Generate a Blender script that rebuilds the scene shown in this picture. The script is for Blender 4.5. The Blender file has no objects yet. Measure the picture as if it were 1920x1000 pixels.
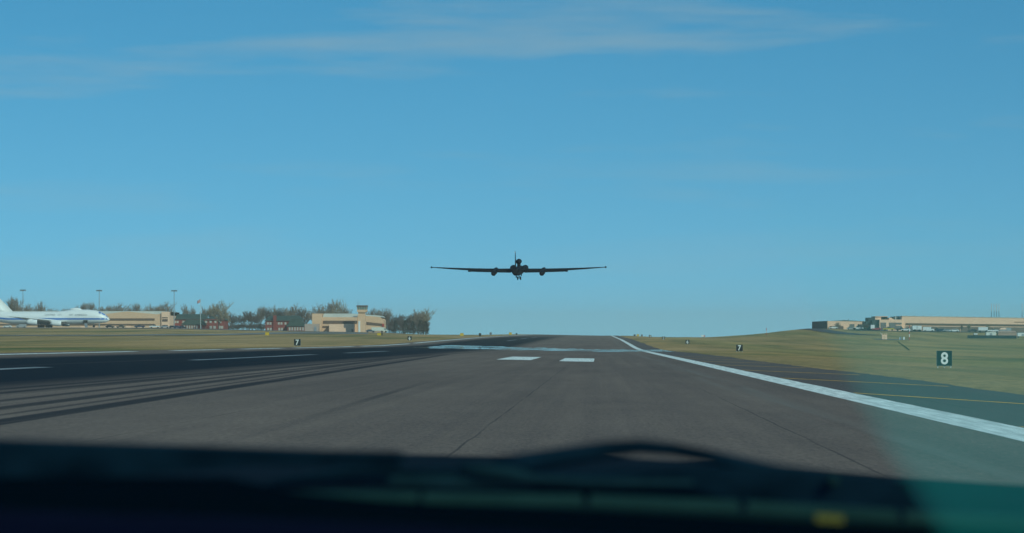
import bpy, bmesh, math, random
from mathutils import Vector, Matrix

random.seed(7)
scene = bpy.context.scene
COL = scene.collection

# ------------------------------------------------------------------ camera
F = 5600.0                # focal length in pixels of a 1920 px wide picture
CX, CY = 1124.0, 640.0    # where the runway direction / eye level meets the picture
H = 1.79                  # eye height above the runway
cd = bpy.data.cameras.new("camera")
cam = bpy.data.objects.new("camera", cd)
COL.objects.link(cam)
cam.location = (0, 0, H)
cam.rotation_euler = (math.radians(90), 0, 0)
cd.sensor_width = 36.0
cd.lens = F / 1920 * 36.0
cd.shift_x = (960 - CX) / 1920
cd.shift_y = (CY - 500) / 1920
cd.clip_start = 0.05
cd.clip_end = 20000
cd.dof.use_dof = True
cd.dof.focus_distance = 600.0
cd.dof.aperture_fstop = 20.0
scene.camera = cam

# ------------------------------------------------------------------ sky, sun, exposure
SUN = Vector((0.52, -0.66, 0.54)).normalized()
world = bpy.data.worlds.new("World")
scene.world = world
world.use_nodes = True
nt = world.node_tree
nt.nodes.clear()
N = nt.nodes.new
L = nt.links.new
w_out = N("ShaderNodeOutputWorld")
w_bg = N("ShaderNodeBackground")
w_bg.inputs["Strength"].default_value = 0.1
sky = N("ShaderNodeTexSky")
sky.sky_type = 'NISHITA'
sky.sun_disc = False
sky.sun_elevation = math.asin(SUN.z)
sky.sun_rotation = math.atan2(SUN.x, SUN.y)
sky.air_density = 1.0
sky.dust_density = 0.2
sky.ozone_density = 2.0
tc = N("ShaderNodeTexCoord")
sep = N("ShaderNodeSeparateXYZ")
L(tc.outputs["Generated"], sep.inputs[0])
# the clear dry air of the photograph: blue comes close down to the horizon
zmul = N("ShaderNodeMath"); zmul.operation = 'MULTIPLY_ADD'
zmul.inputs[1].default_value = 1.6
zmul.inputs[2].default_value = 0.165
L(sep.outputs["Z"], zmul.inputs[0])
comb = N("ShaderNodeCombineXYZ")
L(sep.outputs["X"], comb.inputs["X"]); L(sep.outputs["Y"], comb.inputs["Y"]); L(zmul.outputs[0], comb.inputs["Z"])
nrm = N("ShaderNodeVectorMath"); nrm.operation = 'NORMALIZE'
L(comb.outputs[0], nrm.inputs[0])
L(nrm.outputs[0], sky.inputs[0])
# thin streaks of cirrus
cmap = N("ShaderNodeMapping")
cmap.inputs["Scale"].default_value = (5.0, 5.0, 46.0)
cmap.inputs["Rotation"].default_value = (0, math.radians(1.2), 0)
cmap.inputs["Location"].default_value = (0.4, 0.0, 2.05)
L(tc.outputs["Generated"], cmap.inputs[0])
cn = N("ShaderNodeTexNoise")
cn.inputs["Scale"].default_value = 1.0
cn.inputs["Detail"].default_value = 5.0
cn.inputs["Roughness"].default_value = 0.55
L(cmap.outputs[0], cn.inputs["Vector"])
cr = N("ShaderNodeValToRGB")
cr.color_ramp.elements[0].position = 0.54
cr.color_ramp.elements[0].color = (0, 0, 0, 1)
cr.color_ramp.elements[1].position = 0.75
cr.color_ramp.elements[1].color = (0.5, 0.5, 0.5, 1)
L(cn.outputs[0], cr.inputs[0])
cmix = N("ShaderNodeMixRGB")
cmix.inputs["Color2"].default_value = (4.8, 4.7, 5.1, 1)
cz = N("ShaderNodeMapRange"); cz.interpolation_type = 'SMOOTHSTEP'
cz.inputs["From Min"].default_value = 0.03; cz.inputs["From Max"].default_value = 0.095; cz.inputs["To Min"].default_value = 0.3
L(sep.outputs["Z"], cz.inputs[0])
cmul = N("ShaderNodeMath"); cmul.operation = 'MULTIPLY'
L(cr.outputs[0], cmul.inputs[0]); L(cz.outputs[0], cmul.inputs[1])
L(cmul.outputs[0], cmix.inputs["Fac"])
hsv = N("ShaderNodeHueSaturation")
hsv.inputs["Saturation"].default_value = 1.36
hsv.inputs["Value"].default_value = 1.32
L(sky.outputs[0], hsv.inputs["Color"])
hsv.inputs["Hue"].default_value = 0.489
L(hsv.outputs[0], cmix.inputs["Color1"])
L(cmix.outputs[0], w_bg.inputs["Color"])
L(w_bg.outputs[0], w_out.inputs["Surface"])

sl = bpy.data.lights.new("sun", 'SUN')
sl.energy = 3.2
sl.angle = math.radians(0.5)
sl.color = (1.0, 0.95, 0.86)
so = bpy.data.objects.new("sun", sl)
so.rotation_euler = SUN.to_track_quat('Z', 'Y').to_euler()
so.location = (200, -200, 300)
COL.objects.link(so)

scene.view_settings.view_transform = 'Standard'
scene.view_settings.look = 'None'
scene.view_settings.gamma = 1.0
scene.view_settings.exposure = 0.0

# ------------------------------------------------------------------ materials
MATS = {}
def mat(name, col, rough=0.8, spec=0.3, metal=0.0, var=0.0, vscale=(1, 1, 1), bump=0.0):
    if name in MATS:
        return MATS[name]
    m = bpy.data.materials.new(name)
    m.use_nodes = True
    t = m.node_tree
    b = t.nodes["Principled BSDF"]
    b.inputs["Base Color"].default_value = (*col, 1)
    b.inputs["Roughness"].default_value = rough
    b.inputs["Specular IOR Level"].default_value = spec
    b.inputs["Metallic"].default_value = metal
    if var > 0 or bump > 0:
        c = t.nodes.new("ShaderNodeTexCoord")
        mp = t.nodes.new("ShaderNodeMapping")
        mp.inputs["Scale"].default_value = vscale
        t.links.new(c.outputs["Object"], mp.inputs[0])
        n = t.nodes.new("ShaderNodeTexNoise")
        n.inputs["Scale"].default_value = 1.0
        n.inputs["Detail"].default_value = 6.0
        t.links.new(mp.outputs[0], n.inputs["Vector"])
        if var > 0:
            r = t.nodes.new("ShaderNodeMapRange")
            r.inputs["From Min"].default_value = 0.3
            r.inputs["From Max"].default_value = 0.7
            r.inputs["To Min"].default_value = 1 - var
            r.inputs["To Max"].default_value = 1 + var
            t.links.new(n.outputs[0], r.inputs[0])
            v = t.nodes.new("ShaderNodeVectorMath"); v.operation = 'SCALE'
            v.inputs[0].default_value = col
            t.links.new(r.outputs[0], v.inputs["Scale"])
            t.links.new(v.outputs[0], b.inputs["Base Color"])
        if bump > 0:
            bp = t.nodes.new("ShaderNodeBump")
            bp.inputs["Strength"].default_value = bump
            t.links.new(n.outputs[0], bp.inputs["Height"])
            t.links.new(bp.outputs[0], b.inputs["Normal"])
    MATS[name] = m
    return m

def vol_mat(name, col, density, aniso=0.0, absorb=(0, 0, 0)):
    m = bpy.data.materials.new(name)
    m.use_nodes = True
    t = m.node_tree
    t.nodes.clear()
    o = t.nodes.new("ShaderNodeOutputMaterial")
    v = t.nodes.new("ShaderNodeVolumePrincipled")
    v.inputs["Color"].default_value = (*col, 1)
    v.inputs["Density"].default_value = density
    v.inputs["Anisotropy"].default_value = aniso
    v.inputs["Absorption Color"].default_value = (*absorb, 1)
    t.links.new(v.outputs[0], o.inputs["Volume"])
    return m

def glass_vol(name, absorb, scat, scat_density, g=0.0):
    """absorb: optical depth per metre by channel; scat: colour of the scattered light that adds a painted veil"""
    m = bpy.data.materials.new(name)
    m.use_nodes = True
    t = m.node_tree
    t.nodes.clear()
    o = t.nodes.new("ShaderNodeOutputMaterial")
    ad = t.nodes.new("ShaderNodeAddShader")
    va = t.nodes.new("ShaderNodeVolumeAbsorption")
    k = max(absorb)
    va.inputs["Density"].default_value = k
    va.inputs["Color"].default_value = (*[1 - a / k for a in absorb], 1)
    vs = t.nodes.new("ShaderNodeVolumeScatter")
    vs.inputs["Density"].default_value = scat_density
    vs.inputs["Color"].default_value = (*scat, 1)
    vs.inputs["Anisotropy"].default_value = g
    t.links.new(va.outputs[0], ad.inputs[0]); t.links.new(vs.outputs[0], ad.inputs[1])
    t.links.new(ad.outputs[0], o.inputs["Volume"])
    return m

# ------------------------------------------------------------------ mesh helpers
class MB:
    def __init__(self):
        self.v = []; self.f = []
    def add(self, vs, fs):
        o = len(self.v)
        self.v += [tuple(p) for p in vs]
        self.f += [tuple(i + o for i in q) for q in fs]
        return self
    def box(self, x0, x1, y0, y1, z0, z1):
        return self.add([(x0, y0, z0), (x1, y0, z0), (x1, y1, z0), (x0, y1, z0), (x0, y0, z1), (x1, y0, z1), (x1, y1, z1), (x0, y1, z1)],
                        [(0, 3, 2, 1), (4, 5, 6, 7), (0, 1, 5, 4), (1, 2, 6, 5), (2, 3, 7, 6), (3, 0, 4, 7)])
    def prism(self, pts, y0, y1):
        """outline in the x-z plane (counter-clockwise seen from -y), pushed from y0 to y1"""
        n = len(pts)
        vs = [(p[0], y0, p[1]) for p in pts] + [(p[0], y1, p[1]) for p in pts]
        fs = [tuple(range(n)), tuple(reversed(range(n, 2 * n)))]
        fs += [((i + 1) % n, i, i + n, (i + 1) % n + n) for i in range(n)]
        return self.add(vs, fs)
    def prism_x(self, pts, x0, x1):
        n = len(pts)
        vs = [(x0, p[0], p[1]) for p in pts] + [(x1, p[0], p[1]) for p in pts]
        fs = [tuple(reversed(range(n))), tuple(range(n, 2 * n))]
        fs += [(i, (i + 1) % n, (i + 1) % n + n, i + n) for i in range(n)]
        return self.add(vs, fs)
    def tube(self, pts, rads, n=8, sx=1.0, cap=True):
        """round tube through points; radii per point"""
        pts = [Vector(p) for p in pts]
        if not hasattr(rads, '__len__'):
            rads = [rads] * len(pts)
        o = len(self.v)
        for i, p in enumerate(pts):
            a = pts[max(i - 1, 0)]; b = pts[min(i + 1, len(pts) - 1)]
            d = (b - a).normalized()
            up = Vector((0, 0, 1)) if abs(d.z) < 0.9 else Vector((1, 0, 0))
            s = d.cross(up).normalized(); t = s.cross(d).normalized()
            for k in range(n):
                an = 2 * math.pi * k / n
                self.v.append(tuple(p + s * math.cos(an) * rads[i] * sx + t * math.sin(an) * rads[i]))
        for i in range(len(pts) - 1):
            for k in range(n):
                a = o + i * n + k; b = o + i * n + (k + 1) % n
                self.f.append((a, b, b + n, a + n))
        if cap:
            self.f.append(tuple(reversed(range(o, o + n))))
            self.f.append(tuple(range(o + (len(pts) - 1) * n, o + len(pts) * n)))
        return self
    def loft(self, rings, close=True):
        """rings: lists of equal length, joined one after the other"""
        n = len(rings[0]); o = len(self.v)
        for r in rings:
            self.v += [tuple(p) for p in r]
        for i in range(len(rings) - 1):
            for k in range(n):
                a = o + i * n + k; b = o + i * n + (k + 1) % n
                self.f.append((a, b, b + n, a + n))
        if close:
            self.f.append(tuple(reversed(range(o, o + n))))
            self.f.append(tuple(range(o + (len(rings) - 1) * n, o + len(rings) * n)))
        return self
    def build(self, name, m, parent=None, smooth=False, loc=None):
        me = bpy.data.meshes.new(name)
        me.from_pydata(self.v, [], self.f)
        me.update()
        if smooth:
            for p in me.polygons:
                p.use_smooth = True
        if m is not None:
            me.materials.append(m)
        o = bpy.data.objects.new(name, me)
        COL.objects.link(o)
        if parent is not None:
            o.parent = parent
        if loc is not None:
            o.location = loc
        bm = bmesh.new(); bm.from_mesh(me)
        bmesh.ops.recalc_face_normals(bm, faces=bm.faces)
        bm.to_mesh(me); bm.free()
        return o

def tag(o, label=None, cat=None, group=None, kind=None):
    if label: o["label"] = label
    if cat: o["category"] = cat
    if group: o["group"] = group
    if kind: o["kind"] = kind
    return o
def thing(name, loc, label, cat, group=None, rz=0.0):
    o = bpy.data.objects.new(name, None)
    COL.objects.link(o)
    o.empty_display_size = 0.3
    o.location = loc
    o.rotation_euler = (0, 0, rz)
    return tag(o, label, cat, group)
def copy_tree(o, parent=None):
    c = o.copy(); COL.objects.link(c); c.parent = parent
    for ch in list(o.children):
        copy_tree(ch, c)
    return c

def XW(u, d): return (u - CX) * d / F
def ZW(y, d): return H - (y - CY) * d / F
def interp(x, xs, ys):
    if x <= xs[0]: return ys[0]
    for i in range(len(xs) - 1):
        if x <= xs[i + 1]:
            t = (x - xs[i]) / (xs[i + 1] - xs[i])
            return ys[i] + (ys[i + 1] - ys[i]) * t
    return ys[-1]
def sstep(a, b, x):
    t = min(1, max(0, (x - a) / (b - a)))
    return t * t * (3 - 2 * t)

# ------------------------------------------------------------------ the lie of the land
PD = [0, 520, 610, 688, 820, 1125, 1430, 1735, 2000, 2200, 2500, 4000, 6000]
PZ = [0, 0, 0.10, 0.34, 1.00, 2.40, 3.45, 4.5, 5.55, 5.8, 5.2, 1.5, -2.0]
def prof(d): return interp(d, PD, PZ)
RU = [1124, 1200, 1330, 1375, 1430, 1475, 1520, 1600, 1770, 1920, 2300]
RT = [
 (150,  [0] * 11),
 (210,  [0, 0, 0, 0, 0, 0, -.05, -.08, -.12, -.12, -.1]),
 (400,  [0, 0, 0, -.05, -.1, -.25, -.4, -.5, -.55, -.55, -.5]),
 (700,  [.35, .3, .2, .1, .0, -.1, -.2, -.3, -.34, -.3, -.3]),
 (1000, [1.8, 1.8, 1.6, 1.5, 1.4, 1.4, 1.3, 1.1, .9, .9, .9]),
 (1300, [3, 3, 2.9, 3.1, 3.6, 4.2, 4.8, 4.6, 4.2, 4.0, 4.0]),
 (1450, [3.5, 3.5, 3.5, 4.1, 5.2, 6.6, 7.6, 7.1, 6.4, 6.0, 6.0]),
 (1520, [3.8, 3.7, 3.8, 4.6, 5.8, 7.3, 8.4, 7.7, 6.6, 6.1, 6.0]),
 (1700, [4.4, 4.2, 4.1, 4.9, 5.9, 7.2, 8.3, 7.8, 6.8, 6.2, 6.0]),
 (2200, [5.8, 4.6, 4.2, 4.8, 5.5, 6.5, 7.5, 7.3, 6.8, 6.2, 6.0]),
 (4000, [1.5] * 11),
 (6000, [-2.0] * 11)]
LU = [-700, 0, 300, 580, 720, 800, 900, 1000, 1124]
LT = [
 (250,  [.86] * 9),
 (500,  [1.1, 1.1, 1.1, 1.05, 1.0, .95, .9, .9, .9]),
 (700,  [1.8, 1.8, 1.8, 1.7, 1.6, 1.5, 1.35, 1.3, 1.25]),
 (1000, [3.8, 3.8, 3.7, 3.4, 3.1, 3.0, 2.9, 2.7, 2.7]),
 (1300, [6.4, 6.4, 6.2, 5.4, 4.7, 4.3, 4.1, 3.9, 3.9]),
 (1500, [8.7, 8.7, 8.4, 6.7, 6.0, 5.1, 4.9, 4.6, 4.5]),
 (1650, [9.1, 9.1, 8.9, 7.2, 6.5, 5.5, 5.3, 5.2, 5.2]),
 (2200, [9.2, 9.2, 9.0, 7.4, 6.8, 6.2, 6.4, 6.6, 6.6]),
 (4000, [1.5] * 9),
 (6000, [-2.0] * 9)]
def table(T, U, u, d):
    if d <= T[0][0]: return interp(u, U, T[0][1])
    for i in range(len(T) - 1):
        if d <= T[i + 1][0]:
            t = (d - T[i][0]) / (T[i + 1][0] - T[i][0])
            return interp(u, U, T[i][1]) * (1 - t) + interp(u, U, T[i + 1][1]) * t
    return interp(u, U, T[-1][1])
def runway_z(X, d):
    return prof(d) + 0.018 * max(0.0, min(-X, 70.0))
def land_z(X, d):
    dd = max(d, 60.0)
    u = CX + F * X / dd
    base = runway_z(X, d)
    if X > 14.4:
        w = sstep(14.4, 45, X)
        return base * (1 - w) + table(RT, RU, u, dd) * w
    if X < -47.5:
        w = sstep(-47.5, -80, X)
        return base * (1 - w) + table(LT, LU, u, dd) * w
    return base
def ground_at(u, d):
    X = XW(u, d)
    return Vector((X, d, land_z(X, d)))

def grass_material():
    m = bpy.data.materials.new("dry_grass")
    m.use_nodes = True
    t = m.node_tree; nd = t.nodes.new; lk = t.links.new
    b = t.nodes["Principled BSDF"]
    b.inputs["Roughness"].default_value = 1.0
    b.inputs["Specular IOR Level"].default_value = 0.05
    c = nd("ShaderNodeTexCoord")
    def noise(scale, detail=5.0, rough=0.6):
        mp = nd("ShaderNodeMapping"); mp.inputs["Scale"].default_value = scale
        lk(c.outputs["Object"], mp.inputs[0])
        n = nd("ShaderNodeTexNoise"); n.inputs["Scale"].default_value = 1.0
        n.inputs["Detail"].default_value = detail; n.inputs["Roughness"].default_value = rough
        lk(mp.outputs[0], n.inputs["Vector"])
        return n.outputs[0]
    def ramp(src, stops):
        r = nd("ShaderNodeValToRGB")
        e = r.color_ramp.elements
        while len(e) < len(stops): e.new(0.5)
        for i, (p, col) in enumerate(stops):
            e[i].position = p; e[i].color = (*col, 1)
        lk(src, r.inputs[0]); return r.outputs[0]
    def mix(f, a, bb, mode='MIX'):
        x = nd("ShaderNodeMixRGB"); x.blend_type = mode
        if isinstance(f, float): x.inputs[0].default_value = f
        else: lk(f, x.inputs[0])
        lk(a, x.inputs[1]); lk(bb, x.inputs[2]); return x.outputs[0]
    big = noise((0.018, 0.0045, 0.0), 5)
    band = noise((0.085, 0.0035, 0.0), 6, 0.65)
    fine = noise((1.6, 0.35, 0.0), 6, 0.75)
    tan_green = ramp(big, [(0.37, (0.155, 0.155, 0.062)), (0.46, (0.33, 0.218, 0.094)), (0.62, (0.45, 0.285, 0.14))])
    bandc = ramp(band, [(0.35, (0.62, 0.72, 0.70)), (0.5, (1, 1, 1)), (0.68, (1.18, 1.1, 0.98))])
    col = mix(1.0, tan_green, bandc, 'MULTIPLY')
    # greener, damper ground far out on the right and in the swale that follows the runway
    sp = nd("ShaderNodeSeparateXYZ"); lk(c.outputs["Object"], sp.inputs[0])
    wob = nd("ShaderNodeMath"); wob.operation = 'MULTIPLY_ADD'; wob.inputs[1].default_value = 14.0
    lk(big, wob.inputs[0]); lk(sp.outputs["X"], wob.inputs[2])
    mr = nd("ShaderNodeMapRange"); mr.inputs["From Min"].default_value = 0.0; mr.inputs["From Max"].default_value = 120.0
    lk(wob.outputs[0], mr.inputs[0])
    zone = ramp(mr.outputs[0], [(0.16, (0, 0, 0)), (0.285, (0.05, 0.05, 0.05)), (0.33, (0.7, 0.7, 0.7)), (0.42, (0.6, 0.6, 0.6)), (0.46, (0.2, 0.2, 0.2)), (0.6, (0.3, 0.3, 0.3)), (0.75, (0.6, 0.6, 0.6)), (1.0, (0.5, 0.5, 0.5))])
    damp = ramp(band, [(0.32, (0.17, 0.158, 0.066)), (0.5, (0.275, 0.218, 0.084)), (0.65, (0.40, 0.29, 0.115))])
    col = mix(zone, col, damp)
    fc = ramp(fine, [(0.25, (0.55, 0.57, 0.55)), (0.5, (1, 1, 1)), (0.75, (1.4, 1.36, 1.25))])
    col = mix(1.0, col, fc, 'MULTIPLY')
    lk(col, b.inputs["Base Color"])
    bp = nd("ShaderNodeBump"); bp.inputs["Strength"].default_value = 0.5; bp.inputs["Distance"].default_value = 0.3
    lk(fine, bp.inputs["Height"]); lk(bp.outputs[0], b.inputs["Normal"])
    return m

# --- ground sheet
xs = []
x = 14.0; st = 1.5
while x < 4000:
    xs.append(x); x += st; st *= 1.055
xl = []
x = 47.0; st = 1.5
while x < 4000:
    xl.append(-x); x += st; st *= 1.055
XS = sorted(xl) + [-30, -15, 0, 8] + xs
DS = [-200, -60, 0]
d = 30.0
while d < 6000:
    DS.append(d); d += max(10.0, d * 0.028)
DS.append(6000)
g = MB()
for dd in DS:
    for X in XS:
        inside = -47.2 < X < 14.2
        bumpy = 0.0 if inside else 0.05 * math.sin(X * 0.9 + dd * 0.21) * math.sin(X * 0.33 - dd * 0.071)
        g.v.append((X, dd, land_z(X, dd) - 0.05 - (0.25 if inside else 0.0) + bumpy))
nx = len(XS)
for j in range(len(DS) - 1):
    for i in range(nx - 1):
        a = j * nx + i
        g.f.append((a, a + 1, a + nx + 1, a + nx))
ground = g.build("ground", grass_material(), smooth=True)
tag(ground, "dry tan and green grass airfield either side of the runway", "grass field", kind="structure")

# --- runway pavement
def runway_material():
    m = bpy.data.materials.new("runway_asphalt")
    m.use_nodes = True
    t = m.node_tree; nd = t.nodes.new; lk = t.links.new
    b = t.nodes["Principled BSDF"]
    b.inputs["Roughness"].default_value = 0.95
    b.inputs["Specular IOR Level"].default_value = 0.08
    c = nd("ShaderNodeTexCoord")
    sp = nd("ShaderNodeSeparateXYZ"); lk(c.outputs["Object"], sp.inputs[0])
    X, Y = sp.outputs["X"], sp.outputs["Y"]
    def math_(op, a, bb=None, cc=None):
        n = nd("ShaderNodeMath"); n.operation = op
        for i, q in enumerate((a, bb, cc)):
            if q is None: continue
            if isinstance(q, (int, float)): n.inputs[i].default_value = q
            else: lk(q, n.inputs[i])
        return n.outputs[0]
    def noise(scale, detail=5.0, rough=0.6, off=(0, 0, 0)):
        mp = nd("ShaderNodeMapping"); mp.inputs["Scale"].default_value = scale; mp.inputs["Location"].default_value = off
        lk(c.outputs["Object"], mp.inputs[0])
        n = nd("ShaderNodeTexNoise"); n.inputs["Scale"].default_value = 1.0
        n.inputs["Detail"].default_value = detail; n.inputs["Roughness"].default_value = rough
        lk(mp.outputs[0], n.inputs["Vector"]); return n.outputs[0]
    def rng(v, a, bb, c0=0.0, c1=1.0):
        n = nd("ShaderNodeMapRange"); n.interpolation_type = 'SMOOTHSTEP'
        lk(v, n.inputs[0])
        n.inputs["From Min"].default_value = a; n.inputs["From Max"].default_value = bb
        n.inputs["To Min"].default_value = c0; n.inputs["To Max"].default_value = c1
        return n.outputs[0]
    def band(v, lo, hi, soft):
        return math_('MULTIPLY', rng(v, lo - soft, lo + soft), rng(v, hi - soft, hi + soft, 1.0, 0.0))
    def mixc(f, a, bb, mode='MIX'):
        n = nd("ShaderNodeMixRGB"); n.blend_type = mode
        for i, q in enumerate((f, a, bb)):
            if isinstance(q, (int, float)): n.inputs[i].default_value = q
            elif isinstance(q, tuple): n.inputs[i].default_value = (*q, 1)
            else: lk(q, n.inputs[i])
        return n.outputs[0]
    patch = noise((0.12, 0.012, 0), 4)
    agg = noise((11.0, 1.5, 0), 8, 0.85)
    streak = noise((1.1, 0.006, 0), 6, 0.7)
    base = mixc(rng(patch, 0.3, 0.7), (0.140, 0.104, 0.090), (0.182, 0.135, 0.114))
    base = mixc(1.0, base, mixc(rng(agg, 0.2, 0.8), (0.58, 0.58, 0.58), (1.46, 1.43, 1.40)), 'MULTIPLY')
    mott = noise((0.55, 0.10, 0), 6, 0.75, (7, 3, 0))
    base = mixc(1.0, base, mixc(rng(mott, 0.25, 0.75), (0.90, 0.90, 0.905), (1.10, 1.095, 1.09)), 'MULTIPLY')
    base = mixc(1.0, base, mixc(rng(streak, 0.3, 0.7), (0.90, 0.90, 0.91), (1.1, 1.09, 1.07)), 'MULTIPLY')
    # pale dusty tracks near the right edge line
    dust = math_('MULTIPLY', band(math_('MULTIPLY_ADD', noise((0.03, 0.02, 0), 2), 1.6, X), 5.6, 6.5, 0.5), rng(noise((1.5, 0.02, 0), 4), 0.38, 0.62))
    base = mixc(math_('MULTIPLY', dust, 0.75), base, (0.19, 0.16, 0.14))
    # shoulder beyond the edge line
    base = mixc(math_('MULTIPLY', rng(X, 8.6, 8.9), 0.55), base, (0.085, 0.080, 0.082))
    # landing rubber down the centre line
    rub = math_('MULTIPLY', band(math_('MULTIPLY_ADD', noise((0.0, 0.004, 0), 3), 3.0, X), -37.5, -17.2, 2.6), rng(Y, 2300, 1500, 0.0, 1.0) if False else 1.0)
    rs = noise((0.75, 0.0035, 0), 7, 0.72, (3.1, 0, 0))
    rub = math_('MULTIPLY', rub, rng(rs, 0.24, 0.45, 0.42, 1.0))
    far = rng(Y, 1150, 1700, 1.0, 0.35)
    rub = math_('MULTIPLY', rub, far)
    # single tyre tracks that wander off the rubber band
    def track(x0, slope, w, y0, y1, k):
        cx = math_('MULTIPLY_ADD', Y, -slope, math_('SUBTRACT', X, x0))
        ln = band(cx, -w, w, 0.09)
        ln = math_('MULTIPLY', ln, band(Y, y0, y1, 25))
        return math_('MULTIPLY', ln, math_('MULTIPLY', rng(noise((3.0, 0.02, 0), 3, 0.6, (x0, 0, 0)), 0.25, 0.5, 0.45, 1.0), k))
    for a in ((-10.6, -0.0190, 0.36, 20, 330, 0.8), (-11.5, -0.0185, 0.12, 20, 300, 0.6), (-12.4, -0.0195, 0.30, 20, 360, 0.72),
              (-14.3, -0.0120, 0.20, 60, 420, 0.7), (-15.8, -0.010, 0.25, 90, 420, 0.7), (-16.6, -0.006, 0.3, 60, 500, 0.75), (-5.6, -0.012, 0.15, 75, 112, 0.45), (-18.6, 0.004, 0.3, 40, 500, 0.8)):
        rub = math_('MAXIMUM', rub, track(*a))
    base = mixc(math_('MULTIPLY', rub, 0.98), base, (0.006, 0.009, 0.013))
    # lane joints every 6.1 m
    wob = math_('MULTIPLY_ADD', noise((0.0, 0.15, 0), 4), 0.16, X)
    fr = math_('PINGPONG', math_('ADD', wob, 2.22 + 61.0), 3.05)
    joint = rng(fr, 0.008, 0.035, 0.62, 0.0)
    joint = math_('MULTIPLY', joint, rng(noise((0.4, 0.05, 0), 3), 0.35, 0.62, 0.12, 1.0))
    base = mixc(joint, base, (0.022, 0.021, 0.022))
    lk(base, b.inputs["Base Color"])
    bp = nd("ShaderNodeBump"); bp.inputs["Strength"].default_value = 0.25; bp.inputs["Distance"].default_value = 0.01
    lk(agg, bp.inputs["Height"]); lk(bp.outputs[0], b.inputs["Normal"])
    return m

rx = [-47.5, -43, -38, -33, -27.5, -22, -17, -12, -8, -4, 0, 3, 6, 8.5, 11.5, 14.4]
rd = [-60, -20]
d = 0.0
while d < 2600:
    rd.append(d); d += 4.0 if d < 420 else (9.0 if d < 900 else 25.0)
g = MB()
for dd in rd:
    for i, X in enumerate(rx):
        if i == 0 or i == len(rx) - 1:
            X += random.uniform(-0.18, 0.18) + 0.3 * math.sin(dd * 0.05) * math.sin(dd * 0.013)
            if i == len(rx) - 1 and dd > 430: X -= min(1.8, (dd - 430) * 0.012)
        g.v.append((X, dd, runway_z(X, dd)))
n = len(rx)
for j in range(len(rd) - 1):
    for i in range(n - 1):
        a = j * n + i
        g.f.append((a, a + 1, a + n + 1, a + n))
runway = g.build("runway", runway_material(), smooth=True)
tag(runway, "wide grey asphalt runway with dark rubber marks", "runway", kind="structure")

PAINT = mat("white_paint", (0.72, 0.73, 0.70), 0.7, 0.15, var=0.30, vscale=(5.0, 0.22, 1))
PAINT_WORN = mat("worn_white_paint", (0.22, 0.235, 0.25), 0.8, 0.15, var=0.45, vscale=(1.2, 0.05, 1))
YELLOW = mat("yellow_paint", (0.70, 0.38, 0.06), 0.75, 0.15, var=0.2, vscale=(2, 0.4, 1))
def strip(name, pts_l, pts_r, m, lift=0.005, parent=runway):
    g = MB()
    for (a, b2) in zip(pts_l, pts_r):
        k = 3
        for i in range(k + 1):
            X = a[0] + (b2[0] - a[0]) * i / k; D = a[1] + (b2[1] - a[1]) * i / k
            g.v.append((X, D, runway_z(X, D) + lift))
    for j in range(len(pts_l) - 1):
        for i in range(3):
            q = j * 4 + i
            g.f.append((q, q + 1, q + 5, q + 4))
    o = g.build(name, m, parent)
    return o
def rows(a, b2):
    r = [q for q in rd if a < q < b2]
    return [a] + r + [b2]
rr = rows(-20, 2300)
strip("edge_line", [(7.54, q) for q in rr], [(8.74 + random.uniform(-.02, .02), q) for q in rr], PAINT)
for a, b2 in ((120, 286), (312, 352), (372, 420), (436, 540), (560, 700), (720, 2200)):
    r2 = rows(a, b2)
    strip("edge_line", [(-45.2, q) for q in r2], [(-44.0, q) for q in r2], PAINT)
for (a, b2) in ((40, 95), (132.6 - 25, 149), (203, 290), (325, 388), (900, 990), (1050, 1150), (1220, 1330)):
    r2 = rows(a, b2)
    strip("centerline_dash", [(-28.1, q) for q in r2], [(-27.2, q) for q in r2], PAINT_WORN)
for (x0, x1, a, b2) in ((-9.15, -6.1, 265, 314), (-3.5, -0.5, 258, 305), (-9.15, -6.1, 566, 606)):
    r2 = rows(a, b2)
    strip("touchdown_bar", [(x0, q) for q in r2], [(x1, q) for q in r2], PAINT)
for d0 in (62, 103, 145, 185, 227, 268, 310, 352):
    q = [(8.8 + 5.0 * i / 6, d0 - 27 * i / 6) for i in range(7)]
    strip("shoulder_stripe", [(X, D - 0.75) for X, D in q], [(X, D + 0.75) for X, D in q], YELLOW, 0.006)

# shining mirage pools where the heated pavement mirrors the low sky
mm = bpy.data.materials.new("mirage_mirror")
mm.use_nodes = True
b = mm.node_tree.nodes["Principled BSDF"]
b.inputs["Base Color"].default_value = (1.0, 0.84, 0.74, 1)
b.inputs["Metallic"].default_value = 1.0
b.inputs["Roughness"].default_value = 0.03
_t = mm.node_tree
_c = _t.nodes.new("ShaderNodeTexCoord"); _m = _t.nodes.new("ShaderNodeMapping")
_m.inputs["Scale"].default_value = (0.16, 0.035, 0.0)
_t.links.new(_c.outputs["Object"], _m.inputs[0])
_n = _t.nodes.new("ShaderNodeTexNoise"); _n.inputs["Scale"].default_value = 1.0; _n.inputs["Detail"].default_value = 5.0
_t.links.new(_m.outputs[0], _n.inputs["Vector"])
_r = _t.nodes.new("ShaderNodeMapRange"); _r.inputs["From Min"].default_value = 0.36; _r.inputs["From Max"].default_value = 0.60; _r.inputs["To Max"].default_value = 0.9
_t.links.new(_n.outputs[0], _r.inputs[0]); _t.links.new(_r.outputs[0], b.inputs["Alpha"])
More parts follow.
